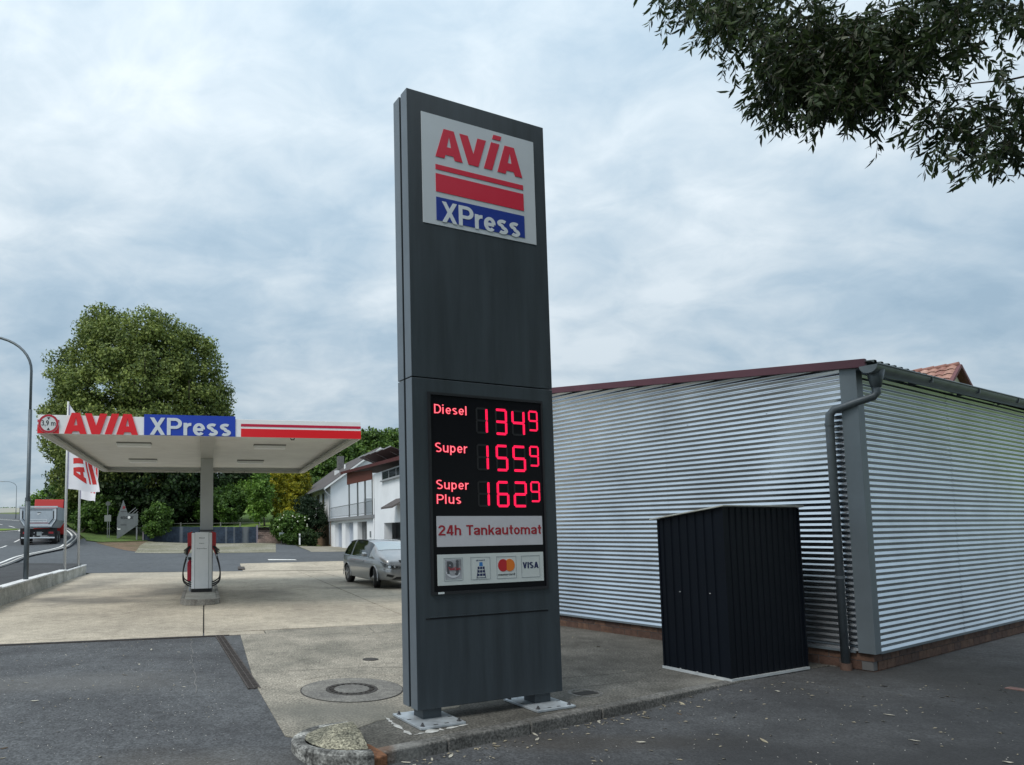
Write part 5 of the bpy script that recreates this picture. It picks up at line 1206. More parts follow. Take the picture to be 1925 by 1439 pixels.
def window(x_, y0, y1, z0, z1, par, nm='window', cols=1, face=-1):
    f_ = MB(); t_ = .06
    for b in ((y0, y1, z0, z0 + t_), (y0, y1, z1 - t_, z1), (y0, y0 + t_, z0 + t_, z1 - t_), (y1 - t_, y1, z0 + t_, z1 - t_)): f_.box(x_ - .03, x_ + .05, b[0], b[1], b[2], b[3])
    for c_ in range(1, cols): yy = y0 + (y1 - y0) * c_ / cols; f_.box(x_ - .025, x_ + .05, yy - t_ / 2, yy + t_ / 2, z0 + t_, z1 - t_)
    o_ = f_.build(nm, m_wf, par); MB().box(x_ - .008, x_ + .03, y0 + t_, y1 - t_, z0 + t_, z1 - t_).build('pane', m_win, o_); MB().box(x_ - .14, x_ - .001, y0 - .08, y1 + .08, z0 - .07, z0).build('sill', m_wf, o_); return o_
window(-.02, 3.0, 4.1, 3.95, 5.25, HS); window(-.02, 5.6, 7.4, 3.9, 5.25, HS, cols=2); window(-.02, 9.4, 10.6, 3.95, 5.25, HS); window(-.02, 12.6, 14.0, 3.95, 5.25, HS)
# terrace wing: ground floor with three garage doors
mbw = MB(); ys_d = [(-4.86, -1.80), (-9.12, -6.20), (-13.40, -10.50)]; prev_ = 0.0
segs = [(0.0, -1.80), (-4.86, -6.20), (-9.12, -10.50), (-13.40, -15.60)]
for a, b in segs: mbw.box(0, .45, b, a, ZG - .7, 2.42)
mbw.box(0, .45, -15.6, 0, 2.42, 2.60); mbw.box(.45, 8, -15.6, -.01, ZG - .7, 2.60); mbw.build('wing_wall', m_ren, HS)
for i, (a, b) in enumerate(ys_d):
    d_ = MB(); d_.box(.34, .44, a, b, ZG - .5, 2.42); do = d_.build('garage_door', m_door if i < 2 else mat('glass_door', (.05, .055, .06), .25), HS)
    for k in range(1, 4): yy = a + (b - a) * k / 4; MB().box(.325, .34, yy - .02, yy + .02, ZG - .4, 2.40).build('door_rib', m_wf if i == 2 else m_door, do)
MB().box(-.25, 8, -15.6, -.01, 2.60, 2.82).build('terrace_slab', mat('slab_grey', (.20, .21, .22), .8), HS)
rl = MB(); rl.box(-.17, -.12, -15.55, -.15, 3.70, 3.74); rl.box(-.16, -.13, -15.55, -.15, 2.92, 2.95); rl.build('railing', m_rail2, HS)
for k in range(62): yy = -.2 - k * .25; MB().box(-.152, -.138, yy, yy + .018, 2.95, 3.70).build('baluster', m_rail2, HS)
for yy in (-8.0, -10.9, -13.2, -15.3): MB().box(-.10, .0, yy - .05, yy + .05, 2.82, 5.35).build('terrace_post', m_rail2, HS)
# gable-end window seen behind the terrace, hanging wooden cladding, roof over the terrace
MB().box(3.0, 6.5, -.06, -.005, 2.9, 4.6).build('patio_window', m_wf, HS); MB().box(3.1, 6.4, -.07, -.05, 3.0, 4.5).build('patio_pane', mat('curtain_pane', (.38, .42, .45), .4), HS)
for k in range(24):
    y0 = -7.75 - k * .325; zb_k = 5.27 - .17 * k / 23 - 0.0
    MB().box(-.16, -.11, y0 - .315, y0, 5.10 + .17 * (1 - k / 23), 6.20 - .022 * k).build('cladding_board', m_wood, HS)
MB().hexa([(-.4, -26.5, 5.62), (9.2, -26.5, 5.62), (9.2, -6.8, 6.28), (-.4, -6.8, 6.28), (-.4, -26.5, 5.68), (9.2, -26.5, 5.68), (9.2, -6.8, 6.32), (-.4, -6.8, 6.32)]).build('flat_roof', mat('roof_felt', (.10, .06, .055), .9, var=.2), HS)
MB().hexa([(-.45, -26.5, 5.50), (-.40, -26.5, 5.50), (-.40, -6.7, 6.14), (-.45, -6.7, 6.14), (-.45, -26.5, 5.70), (-.40, -26.5, 5.70), (-.40, -6.7, 6.34), (-.45, -6.7, 6.34)]).build('roof_fascia', m_red_f, HS)
# garage block
blk = MB(); blk.box(0, 8.6, -26, -15.6, 2.60, 5.45); blk.box(0, .5, -17.9, -15.6, ZG - .7, 2.60); blk.box(0, .5, -26, -22.2, ZG - .7, 2.60); blk.box(0, .5, -22.2, -17.9, 2.25, 2.60); blk.box(1.4, 8.6, -26, -15.6, ZG - .7, 2.60)
blk.build('block_wall', m_ren, HS)
MB().box(1.30, 1.399, -22.2, -17.9, ZG - .6, 2.25).build('garage_opening', mat('dark_interior', (.012, .013, .016), .8), HS)
window(-.02, -22.4, -17.7, 4.85, 5.42, HS, cols=3)
MB().hexa([(-.9, -23, 3.0), (0, -23, 3.5), (0, -20.6, 3.5), (-.9, -20.6, 3.0), (-.9, -23, 3.1), (0, -23, 3.6), (0, -20.6, 3.6), (-.9, -20.6, 3.1)]).build('door_canopy', m_slate, HS)
MB().tube([(-.05, -15.55, 5.4), (-.05, -15.55, .5)], .045, 8).build('downpipe', m_vw, HS); MB().box(-.05, 0, -14.6, -14.35, 1.35, 1.75).build('meter_box', m_rail2, HS)
# tilted solar panels on frames
m_pv2 = mat('solar_back', (.06, .045, .05), .5); m_alu = mat('aluminium', (.55, .56, .58), .4, metal=.6)
for (y0, y1, x0, z0, x1, z1) in ((-17.9, -9.0, .5, 7.0, 2.4, 6.3), (-25.5, -15.4, 2.2, 7.75, 4.4, 6.5)):
    n = 5
    for k in range(n):
        ya = y0 + (y1 - y0) * k / n + .04; yb = y0 + (y1 - y0) * (k + 1) / n - .04; za = .045 * (-(k) * (y0 - y1) / n) * 0
        dz = .033 * ((ya + yb) / 2 + 16)
        MB().hexa([(x0, ya, z0 + dz), (x1, ya, z1 + dz), (x1, yb, z1 + dz), (x0, yb, z0 + dz), (x0, ya, z0 + dz + .05), (x1, ya, z1 + dz + .05), (x1, yb, z1 + dz + .05), (x0, yb, z0 + dz + .05)]).build('solar_panel', m_pv2, HS)
        MB().bar((x0 - .02, ya, z0 + dz + .02), (x0 - .02, yb, z0 + dz + .02), .05).build('panel_rail', m_alu, HS)
    for yy in (y0 + 1.5, (y0 + y1) / 2, y1 - 1.0):
        zr_ = 5.8 + .033 * (yy + 26.5); dz = .033 * (yy + 16)
        MB().bar((x0 + .1, yy, zr_), (x1 - .1, yy, z1 + dz), .03).build('panel_strut', m_alu, HS); MB().bar((x1 - .1, yy, zr_), (x0 + .1, yy, z0 + dz), .03).build('panel_strut', m_alu, HS)

# ------------------------------------------------------------------ tiled house behind the hall
TH = thing('tiled_house', 'small gable roof with orange-red clay tiles showing above the hall', 'house', (21.96, 24.0, 0), R(31.61))
m_tile = [mat('tile_a', (.33, .18, .14), .8, var=.2, vscale=6), mat('tile_b', (.26, .125, .10), .8, var=.2, vscale=7), mat('tile_c', (.40, .25, .20), .8, var=.2, vscale=6)]
# local: gable at y=0 facing -y, ridge along +y at x=0
RZ, HWD = 7.57, 3.0; EZ = RZ - HWD * .74
MB().box(-HWD + .3, HWD - .3, .15, 9, -.2, EZ).build('wall', m_ren, TH); MB().prism([(-HWD + .3, EZ), (HWD - .3, EZ), (0, RZ - .2)], .15, .4, 'y').build('gable', mat('gable_cream', (.50, .49, .40), .8), TH)
rt_ = MB().prism([(-HWD, EZ - .02), (0, RZ - .06), (HWD, EZ - .02), (HWD, EZ - .1), (0, RZ - .16), (-HWD, EZ - .1)], .0, 9.1, 'y').build('roof', mat('roof_under', (.12, .05, .04), .9), TH)
sl_ = math.atan2(RZ - EZ, HWD); tl_me = []
for mi in range(3):
    mb = MB(); P = []
    for (xx, zz) in ((0, 0), (.07, .04), (.14, .05), (.21, .03), (.28, .01)): P.append([(0, xx, zz + .035), (.40, xx, zz)])
    mb.grid(P); mb.grid([[(a_, b_, c_ - .025) for a_, b_, c_ in r_] for r_ in P]); me = mb.mesh('roof_tile'); me.materials.append(m_tile[mi]); tl_me.append(me)
rg = random.Random(4)
for i in range(7):
    for k in range(20):
        o = bpy.data.objects.new('roof_tile', tl_me[rg.randrange(3)]); COL.objects.link(o); o.parent = rt_
        d_ = (i + 1) * .34; o.location = (-d_ * math.cos(sl_), .02 + k * .27, RZ - d_ * math.sin(sl_) - .03); o.rotation_euler = (0, -sl_, 0)
for k in range(14): MB().tube([(0, -.02 + k * .36, RZ - .01), (0, -.02 + (k + 1) * .36 + .03, RZ - .025)], [.10, .085], 10).build('ridge_tile', m_tile[1], TH, smooth=True)
for sx in (-1, 1): MB().bar((0, -.04, RZ - .06), (sx * HWD, -.04, EZ - .06), .07).build('verge_board', mat('verge_dark', (.13, .05, .055), .7), TH)

# ------------------------------------------------------------------ garden wall, steps, fence, signs
BW = thing('blue_wall', 'blue-painted concrete garden wall with pale streaks behind the gravel strip', 'wall', (-18.1, 58.9, 0), math.atan2(1.9, 9.6))
m_bw = surfmat('blue_paint', (.042, .062, .095), (.75, 1.2), (.026, .040, .064), sp_scale=6, big_scale=1.2, bump=.3, stain_shade=[(-9.4, 60.6, .4, .2, .4, (.3, .32, .32)), (-12.4, 60, .15, 2, .3, (.2, .22, .25)), (-14.9, 59.5, .18, 2, .45, (.25, .27, .3)), (-11.1, 60.3, .12, 2, .4, (.26, .28, .3)), (-10.4, 60.4, .1, 2, .35, (.26, .28, .3))])
for k in range(5):
    x0 = k * 1.96; MB().box(x0 + .006, x0 + 1.954, 0, .28, .4, 2.30 - .02 * k).build('wall_panel', m_bw, BW)
MB().box(0, .12, -.06, .3, .4, 2.42).build('end_post', mat('post_mauve', (.22, .2, .24), .8), BW); MB().box(9.8, 9.95, -.06, .3, .4, 2.35).build('end_post', MATS['post_mauve'], BW)
GF = thing('garden_fence', 'low grey rail fence on short posts along the lawn above the blue wall', 'fence', (-17.0, 60.3, 2.2), math.atan2(1.9, 9.6))
for k in range(6): MB().box(k * 1.75, k * 1.75 + .12, 0, .12, 0, .46).build('post', mat('fence_grey', (.16, .16, .14), .8), GF)
for k in range(5): MB().box(k * 1.75 + .14, k * 1.75 + 1.75, .05, .08, .36, .40).build('rail', MATS['fence_grey'], GF)
ST = thing('garden_steps', 'flight of seven worn reddish stone steps beside the blue wall', 'steps', (-8.15, 60.3, .72), math.atan2(.5, 2))
m_step = surfmat('step_stone', (.32, .24, .205), (.7, 1.2), (.2, .155, .135), sp_scale=12, big_scale=2, bump=.5)
for k in range(7): MB().box(-.12 + .03 * k, 2.0 - .15 * k, .34 * k, .34 * k + .5, -.3 if k == 0 else .2 * k - .08, .2 * (k + 1)).build('step', m_step, ST, bevel=.02)
SB = thing('sign_board', 'dark grey pointed sheet-metal sign board on posts under the big tree', 'sign', (-20.25, 58.6, 1.24), R(4))
m_sb = mat('board_grey', (.13, .145, .15), .6, var=.12, vscale=3); m_sb2 = mat('board_edge', (.19, .20, .21), .6)
S_ = 58.6 / 1271.4
def sbp(px, py): return ((px - 213.0) * S_, (1014.0 - py) * S_)
MB().prism([sbp(*p) for p in ((213.5, 1013), (213.5, 974), (224.5, 940), (233, 966), (252, 966), (252, 987), (218.5, 1011))], 0, .06, 'y').build('board', m_sb, SB)
MB().box(sbp(248.5, 0)[0], sbp(251, 0)[0], .06, .14, -.1, sbp(0, 985)[1]).build('post', m_sb2, SB); MB().box(sbp(213.5, 0)[0], sbp(215, 0)[0], .06, .14, -.1, sbp(0, 974)[1]).build('post', m_sb2, SB)
for (a, b) in (((234, 966), (247, 955)), ((241, 966), (250, 958)), ((248, 966), (252, 962))):
    p, q = sbp(*a), sbp(*b); MB().bar((p[0], .03, p[1]), (q[0], .03, q[1]), .035).build('spike', m_sb2, SB)
text_mesh('lettering', 'ensower', sbp(220, 0)[0], sbp(244, 0)[0], sbp(0, 976)[1], sbp(0, 971)[1], -.002, m_truckblk, SB, bold=.02)
disc('lamp_dot', *sbp(235.8, 973), .115, mat('dot_white', (.8, .8, .8), .4), SB, -.03, -.004)
MB().prism([sbp(*p) for p in ((214.5, 991), (216, 994), (220, 993.5), (220, 996), (214.5, 996))], -.01, -.002, 'y').build('notice', MATS['dot_white'], SB)
MB().prism([sbp(*p) for p in ((223, 956), (225, 951), (229, 953), (227, 957))], -.01, -.002, 'y').build('red_mark', mat('mark_red', (.22, .02, .03), .6), SB)
for yy in (962, 987): MB().box(sbp(220, 0)[0], sbp(231, 0)[0], -.006, -.002, sbp(0, yy)[1] - .02, sbp(0, yy)[1] + .02).build('seam', m_truckblk, SB)
RS = thing('road_sign', 'small grey sign seen from behind on two thin posts left of the sign board', 'road sign', (-21.15, 58.9, 1.3), R(4))
MB().box(-.27, .30, -.02, 0, 1.50, 2.05).build('plate', mat('sign_back', (.20, .22, .20), .6), RS)
for x_ in (0.0, .16): MB().tube([(x_, .02, 0), (x_, .02, 3.0 if x_ == 0 else 2.1)], .03, 8).build('post', m_sb2, RS)
MB().prism([(.02 + .2 * math.cos(2 * math.pi * k / 20), 3.05 + .2 * math.sin(2 * math.pi * k / 20)) for k in range(20)], -.03, -.01, 'y').build('disc', mat('sign_back_dark', (.08, .09, .085), .6), RS)
MBX = thing('mail_box', 'grey mail box on a thin post beside the garden steps', 'mail box', (-5.95, 58.2, .68), .2)
MB().box(-.2, .2, 0, .2, .55, 1.0).build('box', mat('mailbox_grey', (.22, .26, .27), .5), MBX, bevel=.02); MB().box(-.02, .02, .06, .1, 0, .55).build('post', m_sb2, MBX)
FB = thing('marker_post', 'short white marker post in front of the shrubs', 'post', (-4.35, 57.6, .62), 0)
MB().box(-.07, .07, -.05, .05, 0, .95).build('post', m_vw, FB, bevel=.02); MB().box(-.071, .071, -.056, -.05, .62, .8).build('band', m_rail2, FB)
GR = thing('guard_wall', 'long pale roadside barrier on the far bend', 'barrier', (-130, 118, 5.2), R(-7)); MB().box(0, 96, 0, .3, 0, .75).build('barrier', mat('barrier_pale', (.58, .58, .54), .8), GR)

# ------------------------------------------------------------------ trees and shrubs
m_bark = mat('bark', (.075, .062, .05), .95, var=.35, vscale=6, bump=1.0, bscale=18)
lf_lime = leafmat('leaf_lime_tree', (.050, .088, .024), (.29, .35, .105)); lf_dark = leafmat('leaf_dark', (.010, .026, .010), (.045, .085, .025)); lf_mid = leafmat('leaf_mid', (.026, .066, .012), (.115, .21, .04)); lf_bright = leafmat('leaf_bright', (.055, .13, .018), (.20, .34, .06)); lf_gold = leafmat('leaf_gold', (.07, .11, .010), (.55, .49, .04)); lf_con = leafmat('leaf_conifer', (.006, .020, .010), (.025, .05, .022)); lf_hill = leafmat('leaf_hill', (.035, .08, .02), (.14, .235, .05)); lf_willow = leafmat('leaf_willow', (.014, .027, .013), (.055, .085, .030), trans=.28, rough=.4)
def tree(name, label, cat, base, lobes, nclump, nper, sig, ls, lm, seed, r0=.3, group=None, trunk_top=None, spread=None, aspect=.6, zmin=None):
    t = thing(name, label, cat, base, 0, group)
    L2 = [(l[0] - base[0], l[1] - base[1], l[2] - base[2], *l[3:]) for l in lobes]
    tt = trunk_top or (L2[0][0], L2[0][1], L2[0][2] + L2[0][5] * .5)
    mb_ = MB(); limb_tree(mb_, (0, 0, -.2), tt, r0, seed, spread or L2[0][3] * .7); mb_.build('trunk', m_bark, t, smooth=True)
    c_ = lobe_points(L2, nclump, seed, zmin=zmin)
    leaf_cloud('crown', c_, nper, sig, ls, lm, t, seed, aspect, out_from=L2[0][:3]); return t
def px(x_, y_, Y):   # where a sight line at depth Y lands (used once, to note positions)
    return Vector(((x_ - 658.69) / 1271.4 * Y, Y, 1.85 + (996.5 - y_ + (658.69 - x_) * .0107) / 1271.4 * Y))
def lobe(x_, y_, Y, rx, rz, ry=None):
    p = px(x_, y_, Y); s_ = Y / 1271.4; return (p.x, p.y, p.z, rx * s_, (ry or rx) * s_, rz * s_)
tree('lime_tree', 'huge round lime tree rising behind the canopy', 'tree', (-22.3, 69, 2.6),
     [lobe(252, 760, 69, 138, 130), lobe(250, 655, 69, 92, 70), lobe(165, 700, 69, 72, 68), lobe(340, 690, 70, 72, 76), lobe(355, 790, 70, 72, 90), lobe(135, 800, 69, 55, 75), lobe(250, 850, 66, 130, 75), lobe(190, 610, 70, 45, 30), lobe(300, 635, 69, 62, 45), lobe(150, 900, 68, 42, 50), lobe(385, 760, 71, 45, 55)], 820, 175, 1.25, .30, lf_lime, 11, r0=.75, spread=8)
tree('dark_tree', 'dark dense tree filling the space under the lime tree', 'tree', (-19.5, 64, 2.2), [lobe(290, 930, 64, 75, 62), lobe(220, 940, 65, 50, 58), lobe(340, 915, 66, 50, 60), lobe(260, 900, 65, 70, 45)], 420, 40, .75, .38, lf_dark, 12, r0=.3)
tree('hedge_tree', 'dark tree left of the flagpoles over the road bank', 'tree', (-29.5, 72, 3.0), [lobe(150, 930, 71, 48, 60), lobe(120, 945, 74, 35, 34), lobe(185, 955, 70, 40, 55)], 260, 36, .75, .40, lf_mid, 13, r0=.25)
tree('hedge_tree', 'sparse dark roadside tree just left of the nearer flagpole', 'tree', (-31.5, 73, 3.2), [lobe(112, 915, 73, 24, 40), lobe(125, 880, 73, 20, 36)], 70, 30, .8, .38, lf_dark, 23, r0=.2)
tree('roadside_bush', 'light green bush beyond the red truck cab', 'bush', (-36.5, 82, 4.2), [lobe(88, 945, 82, 30, 22), lobe(70, 955, 84, 20, 14)], 90, 34, .7, .36, lf_bright, 14, r0=.12)
tree('roadside_bush', 'mid green bush on the grass bank beside the road', 'bush', (-24.8, 62.5, 2.0), [lobe(190, 965, 62.5, 34, 32), lobe(165, 975, 63, 26, 22)], 130, 34, .55, .30, lf_mid, 15, r0=.12)
tree('shrub', 'rounded green shrub hanging over the left end of the blue wall', 'shrub', (-17.1, 59.6, 2.0), [lobe(296, 978, 59.3, 27, 30), lobe(292, 995, 58.7, 22, 14)], 130, 34, .34, .22, lf_mid, 16, r0=.1)
tree('garden_tree', 'tall dark garden tree directly behind the canopy column', 'tree', (-14.5, 70, 3.0), [lobe(400, 915, 70, 62, 58), lobe(350, 935, 69, 45, 55), lobe(445, 900, 72, 60, 45)], 340, 38, .75, .38, lf_dark, 17, r0=.25)
tree('garden_shrub', 'big dark green garden shrub right of the canopy column', 'shrub', (-12.6, 65.5, 2.4), [lobe(410, 955, 65, 46, 34), lobe(432, 945, 66, 34, 30)], 220, 36, .5, .28, lf_mid, 18, r0=.15)
tree('garden_shrub', 'bright green loose shrub in the middle of the lawn', 'shrub', (-9.2, 68, 2.7), [lobe(470, 930, 68, 36, 26), lobe(490, 920, 68, 24, 30)], 160, 34, .5, .28, lf_bright, 19, r0=.12)
tree('garden_tree', 'young light green tree on a thin stem by the steps', 'tree', (-8.0, 62.8, 2.2), [lobe(491, 935, 62.8, 21, 34), lobe(487, 960, 62.8, 18, 20)], 110, 34, .42, .26, lf_bright, 20, r0=.09)
tree('golden_conifer', 'golden yellow conifer beside the dark house roof', 'conifer', (-6.3, 70, 2.8), [lobe(545, 935, 70, 38, 55), lobe(535, 905, 70, 30, 34), lobe(568, 915, 71, 16, 36), lobe(550, 970, 69, 36, 24)], 360, 40, .42, .30, lf_gold, 21, r0=.2, aspect=.4)
tree('dark_conifer', 'dark spreading yew in front of the house facade', 'conifer', (-3.9, 60.6, .8), [lobe(583, 960, 60.5, 24, 26), lobe(597, 985, 60, 18, 28), lobe(570, 950, 61.5, 18, 18)], 200, 40, .34, .22, lf_con, 22, r0=.12, aspect=.35)
HY = tree('hydrangea', 'broad green hydrangea bush dotted with white flower heads beside the steps', 'shrub', (-5.6, 60.2, .75), [lobe(545, 985, 60, 34, 22), lobe(560, 1003, 59.5, 28, 18), lobe(528, 995, 60, 20, 22)], 200, 36, .32, .20, lf_mid, 24, r0=.08, aspect=.8)
fl = MB(); rg = random.Random(8)
for k in range(20):
    q = lobe(rg.uniform(518, 580), rg.uniform(968, 1005), 58.6, 1, 1); c_ = Vector(q[:3]) - Vector((-5.6, 60.2, .75)); r_ = rg.uniform(.05, .085)
    fl.cyl((c_.x, c_.y), r_ * .6, c_.z - r_, c_.z, 7, r_); fl.cyl((c_.x, c_.y), r_, c_.z, c_.z + r_ * .7, 7, r_ * .4)
f_ = fl.build('flower_heads', mat('flower_white', (.62, .66, .52), .8, var=.2), HY, smooth=True); f_['kind'] = 'stuff'
tree('box_shrub', 'small clipped green shrub at the foot of the house corner', 'shrub', (-3.3, 58.2, .5), [lobe(580, 1012, 58, 17, 16)], 90, 34, .22, .16, lf_dark, 25, r0=.05)
tree('low_shrub', 'small low shrub in front of the hydrangea', 'shrub', (-5.1, 58.0, .6), [lobe(548, 1016, 58, 12, 8), lobe(533, 1012, 58, 8, 7)], 60, 30, .2, .16, lf_mid, 26, r0=.04)
rg = random.Random(31)
# wooded slope behind the house: trees one can tell apart
for k, (x_, y_, Y, rx, rz, lab) in enumerate(((600, 905, 92, 46, 44, 'green hillside tree left of the dark house roof'), (640, 870, 98, 48, 44, 'green hillside tree above the dark roof ridge'), (690, 845, 104, 46, 34, 'round hillside tree behind the solar panels'), (735, 845, 110, 48, 36, 'hillside tree half hidden behind the pylon edge'), (560, 930, 100, 42, 40, 'dark hillside tree behind the golden conifer'), (480, 900, 104, 62, 46, 'wide dark hillside tree behind the canopy roof edge'), (790, 850, 112, 60, 40, 'hillside tree hidden behind the price pylon'))):
    q = lobe(x_, y_, Y, rx, rz)
    tree('hillside_tree', lab, 'tree', (q[0], q[1], 2.5 + (Y - 62) * .05), [q, lobe(x_ - rx * .5, y_ + rz * .5, Y, rx * .7, rz * .7), lobe(x_ + rx * .55, y_ + rz * .45, Y + 1, rx * .65, rz * .8), lobe(x_ + rx * .1, y_ - rz * .35, Y, rx * .7, rz * .7)], 260, 36, .95, .52, lf_hill, 40 + k, r0=.3, group='trees on the slope behind the house')
# far hedge line at the left edge
for k, (x_, Y, lab) in enumerate(((-5, 150, 'far low hedge at the left edge of the field'), (20, 156, 'far low hedge in the middle of the field edge'), (45, 160, 'far low hedge behind the dump truck'))):
    tree('field_hedge', lab, 'hedge', (px(x_, 962, Y).x, Y, 6.6), [lobe(x_, 963, Y, 16, 6), lobe(x_ + 8, 964, Y, 14, 5), lobe(x_ - 9, 964, Y, 14, 5)], 120, 26, .7, .55, lf_mid, 60 + k, r0=.1, group='hedges along the far field')

# overhanging willow: limbs from a trunk right of the view, hanging sprays of narrow leaves
WI = thing('willow_tree', 'overhanging willow branches with narrow dark leaves in the upper right', 'tree', (10.5, 3.6, -.02), 0)
W0 = Vector((10.5, 3.6, -.02)); rg = random.Random(77); mb = MB()
mb.tube([(0, 0, -.2), (.05, .05, 1.5), (-.1, .1, 3.2), (-.3, .3, 5.0), (-.4, .4, 7.2), (-.5, .5, 9.5)], [.42, .34, .30, .25, .18, .1], 10)
def W(x_, y_, Y): return Vector(((x_ - 658.69) / 1271.4 * Y, Y, 1.85 + (996.5 - y_ + (658.69 - x_) * .0107) / 1271.4 * Y)) * 1.0
def depth_pt(x_, y_, Y):   # sight line for the tilted camera
    d = Vector(((x_ - 658.69) / 1271.4, -(y_ - 895.08) / 1271.4, 1.0)); v = r2 * d.x + u2 * d.y + fwd * d.z; return Vector((0, 0, 1.85)) + v * (Y / v.y)
tips = []
masses = [  # (x, y, spread x, spread y, count of sprays, depth)
    (1290, -10, 70, 45, 26, 6.6), (1350, 35, 60, 35, 22, 6.5), (1420, 30, 70, 60, 34, 6.4), (1500, 90, 75, 75, 60, 6.3), (1570, 120, 75, 75, 64, 6.2), (1640, 110, 70, 75, 54, 6.2),
    (1480, 170, 45, 55, 26, 6.3), (1560, 190, 70, 35, 26, 6.2), (1650, 170, 60, 35, 20, 6.1), (1720, 60, 55, 65, 26, 6.0), (1790, 30, 60, 45, 20, 5.9), (1870, 35, 60, 45, 15, 5.8), (1760, 110, 40, 40, 5, 5.9), (1830, 95, 50, 30, 4, 5.8),
    (1770, 225, 45, 30, 7, 5.9), (1840, 225, 60, 35, 9, 5.8), (1900, 250, 40, 40, 12, 5.7), (1870, 295, 45, 20, 6, 5.7), (1800, 270, 45, 22, 5, 5.8), (1905, 165, 25, 40, 3, 5.7)]
limbs = [[(2000, -60), (1800, -70), (1600, -60), (1400, -70), (1280, -60)], [(2000, -20), (1800, -20), (1640, 30), (1540, 90)], [(2000, 200), (1925, 225), (1850, 240), (1760, 262)], [(2000, 230), (1925, 250), (1860, 300), (1830, 335)], [(1990, 130), (1900, 150), (1800, 160), (1740, 250)]]
for i, lm_ in enumerate(limbs):
    P = [depth_pt(a, b, 6.3 - .15 * k_ * 0 - (.5 if a > 1850 else 0)) - W0 for k_, (a, b) in enumerate(lm_)]
    st = Vector((-.3, .3, 4.6 + .5 * i)); P = [st] + P
    mb.tube(P, [.07] + [max(.004, .014 * (1 - k_ / len(P))) for k_ in range(1, len(P))], 7)
rgn = np.random.default_rng(5); LP, LD = [], []
def spray(p, n, ln, drop):
    a = rg.uniform(0, 6.28); d = Vector((math.cos(a) - .25, math.sin(a) * .8, rg.uniform(-.9, .25) - drop)).normalized(); q = p.copy(); pts_ = [q.copy()]
    for k in range(n):
        d = (d + Vector((rg.uniform(-.18, .18), rg.uniform(-.18, .18), -.10))).normalized(); q = q + d * (ln / n); pts_.append(q.copy())
        for sgn in (-1, 1):
            sd_ = d.cross(Vector((rg.uniform(-1, 1), rg.uniform(-1, 1), rg.uniform(-1, 1)))).normalized()
            LP.append(q); LD.append((d * .75 + sd_ * .75 + Vector((0, 0, -.15))).normalized())
    return pts_
for (x_, y_, sx_, sy_, n, Y) in masses:
    for k in range(int(n * 2.5)):
        p = depth_pt(rg.gauss(x_, sx_ * .55), rg.gauss(y_ - 22, sy_ * .55), Y + rg.uniform(-.55, .55)) - W0
        pts_ = spray(p, 9, rg.uniform(.22, .42), .25)
        mb.tube(pts_, [.0035] + [.0018] * (len(pts_) - 1), 4, caps=False)
# unseen willow crown, made denser and extended behind the camera to block sky
OFF = []
for k in range(2600):
    a = rg.uniform(0, 6.28); r_ = 6.2 * math.sqrt(rg.random()); p = Vector((-2.2 + r_ * math.cos(a), -2.4 + r_ * .95 * math.sin(a), 6.6 + rg.uniform(-3.0, 3.4) - abs(r_ - 2) * .18))
    w_ = p + W0; v = w_ - Vector((0, 0, 1.85)); dz_ = v.dot(fwd)
    if dz_ > .3:
        X2 = 658.69 + 1271.4 * v.dot(r2) / dz_; Y2 = 895.08 - 1271.4 * v.dot(u2) / dz_
        if -300 < X2 < 2250 and -330 < Y2 < 1700: continue
    if p.z + W0.z < 2.9 or (w_ - Vector((1.0, 0, 1.85))).length < 4.2: continue
    OFF.append(p)
leaf_cloud('crown', OFF, 52, .42, .12, lf_willow, WI, 91, .28)
mb.build('trunk', m_bark, WI, smooth=True)
LPa = np.array([tuple(p) for p in LP]); LDa = np.array([tuple(p) for p in LD]); n = len(LPa)
ln = .086 * (.55 + .9 * rgn.random(n)); wd = ln * .13
sd = np.cross(LDa, rgn.normal(size=(n, 3))); sd /= np.linalg.norm(sd, axis=1)[:, None] + 1e-9; nr = np.cross(LDa, sd)
f6 = [(0, 0, 0), (.3, .9, .02), (.62, .85, .01), (1, 0, -.10), (.62, -.85, .01), (.3, -.9, .02)]
V = np.stack([LPa + LDa * (ln * a)[:, None] + sd * (wd * b)[:, None] + nr * (ln * c)[:, None] for a, b, c in f6], 1).reshape(-1, 3)
me = bpy.data.meshes.new('crown'); me.vertices.add(6 * n); me.vertices.foreach_set('co', V.reshape(-1)); me.loops.add(6 * n); me.loops.foreach_set('vertex_index', np.arange(6 * n, dtype=np.int32)); me.polygons.add(n); me.polygons.foreach_set('loop_start', np.arange(0, 6 * n, 6, dtype=np.int32)); me.update(); me.validate()
wc = obj('crown', me, lf_willow, WI); wc['kind'] = 'stuff'

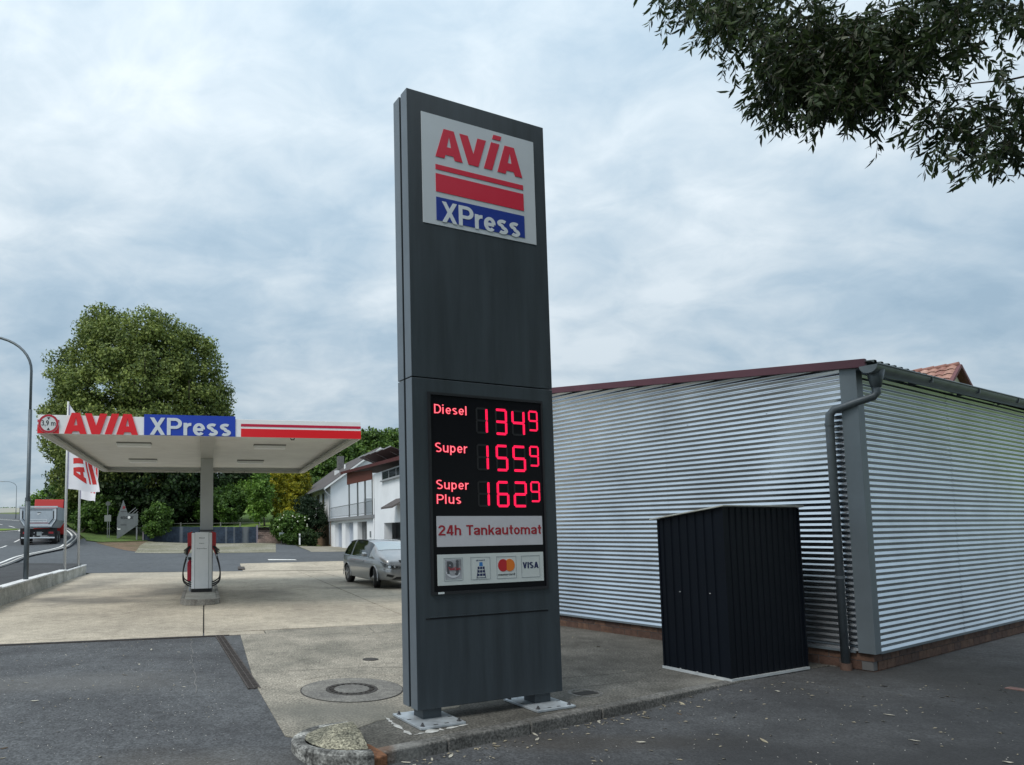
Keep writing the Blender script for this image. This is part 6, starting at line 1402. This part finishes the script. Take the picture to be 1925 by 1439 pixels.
rg = random.Random(51); mb = MB()
for k in range(1900):
    x_, y_ = (rg.uniform(-6, -.4), rg.uniform(4.8, 12.3)) if k < 1500 else (rg.uniform(.2, 7), rg.uniform(4.5, 8))
    if k < 1500 and x_ * E1.x + y_ * E1.y > .3: continue
    if k >= 1500 and (Vector((x_, y_, 0)) - K0).dot(KN) < .02: continue
    z_ = low(x_, y_) - .011; l_ = rg.uniform(.003, .009); a = rg.uniform(0, 3.14); ca, sa = math.cos(a) * l_, math.sin(a) * l_
    mb.quad((x_ - ca, y_ - sa, z_), (x_ + sa * .7, y_ - ca * .7, z_ + l_ * .5), (x_ + ca, y_ + sa, z_ + l_ * .4), (x_ - sa * .7, y_ + ca * .7, z_ + l_ * .6))
gt = mb.build('grit', mat('grit_pale', (.42, .41, .38), .9), fix=False); gt['kind'] = 'stuff'; gt['label'] = 'pale grit and small stones scattered over the asphalt'

def crack(pts_, wd_, ma, par, z_=.003, seed=1, nm='crack'):
    rr = random.Random(seed); P_ = []
    for i in range(len(pts_) - 1):
        a_, b_ = Vector(pts_[i]), Vector(pts_[i + 1]); n_ = max(2, int((b_ - a_).length / .12))
        for k_ in range(n_): P_.append(a_.lerp(b_, k_ / n_) + Vector((rr.uniform(-.02, .02), rr.uniform(-.02, .02))))
    P_.append(Vector(pts_[-1])); rows_ = []
    for i, p in enumerate(P_):
        t_ = (P_[min(i + 1, len(P_) - 1)] - P_[max(i - 1, 0)]).normalized(); w_ = wd_ * rr.uniform(.35, 1.0) * (1 if 0 < i < len(P_) - 1 else .1)
        rows_.append([(p.x - t_.y * w_, p.y + t_.x * w_, z_), (p.x + t_.y * w_, p.y - t_.x * w_, z_)])
    mb_ = MB(); mb_.grid(rows_); o_ = mb_.build(nm, ma, par, fix=False)
    if o_.data.polygons[0].normal.z < 0: o_.data.flip_normals()
    return o_
m_crk = mat('crack_dark', (.05, .047, .042), .95)
crack([(-1.0, 12.0), (-.2, 12.35), (.35, 12.2), (.9, 12.6)], .007, m_crk, fc, seed=1); crack([(.2, 11.9), (.4, 12.4), (.3, 13.1)], .006, m_crk, fc, seed=2)
crack([(-.95, 9.1), (.1, 9.3), (1.5, 9.25)], .006, m_crk, fc, seed=3); crack([(-5.2, 15.6), (-5.0, 16.1), (-4.7, 16.4)], .010, m_crk, fc, seed=4); crack([(2.4, 7.9), (3.3, 8.3), (4.0, 8.3)], .006, m_crk, fc, seed=5)
crack([(1.0, 24.5), (-.4, 26.5), (-1.2, 29.5), (-2.4, 31.2)], .012, m_crk, fc, seed=6); crack([(-9.0, 19.2), (-7.0, 18.3), (-5.4, 18.2)], .012, m_crk, fc, seed=8)
struct(crack([(-2.75, 11.8), (-2.3, 9.9), (-1.95, 8.6), (-1.8, 7.9)], .009, mat('crack_pale', (.14, .138, .135), .95), None, z_=-.007, seed=7, nm='asphalt_seam'))
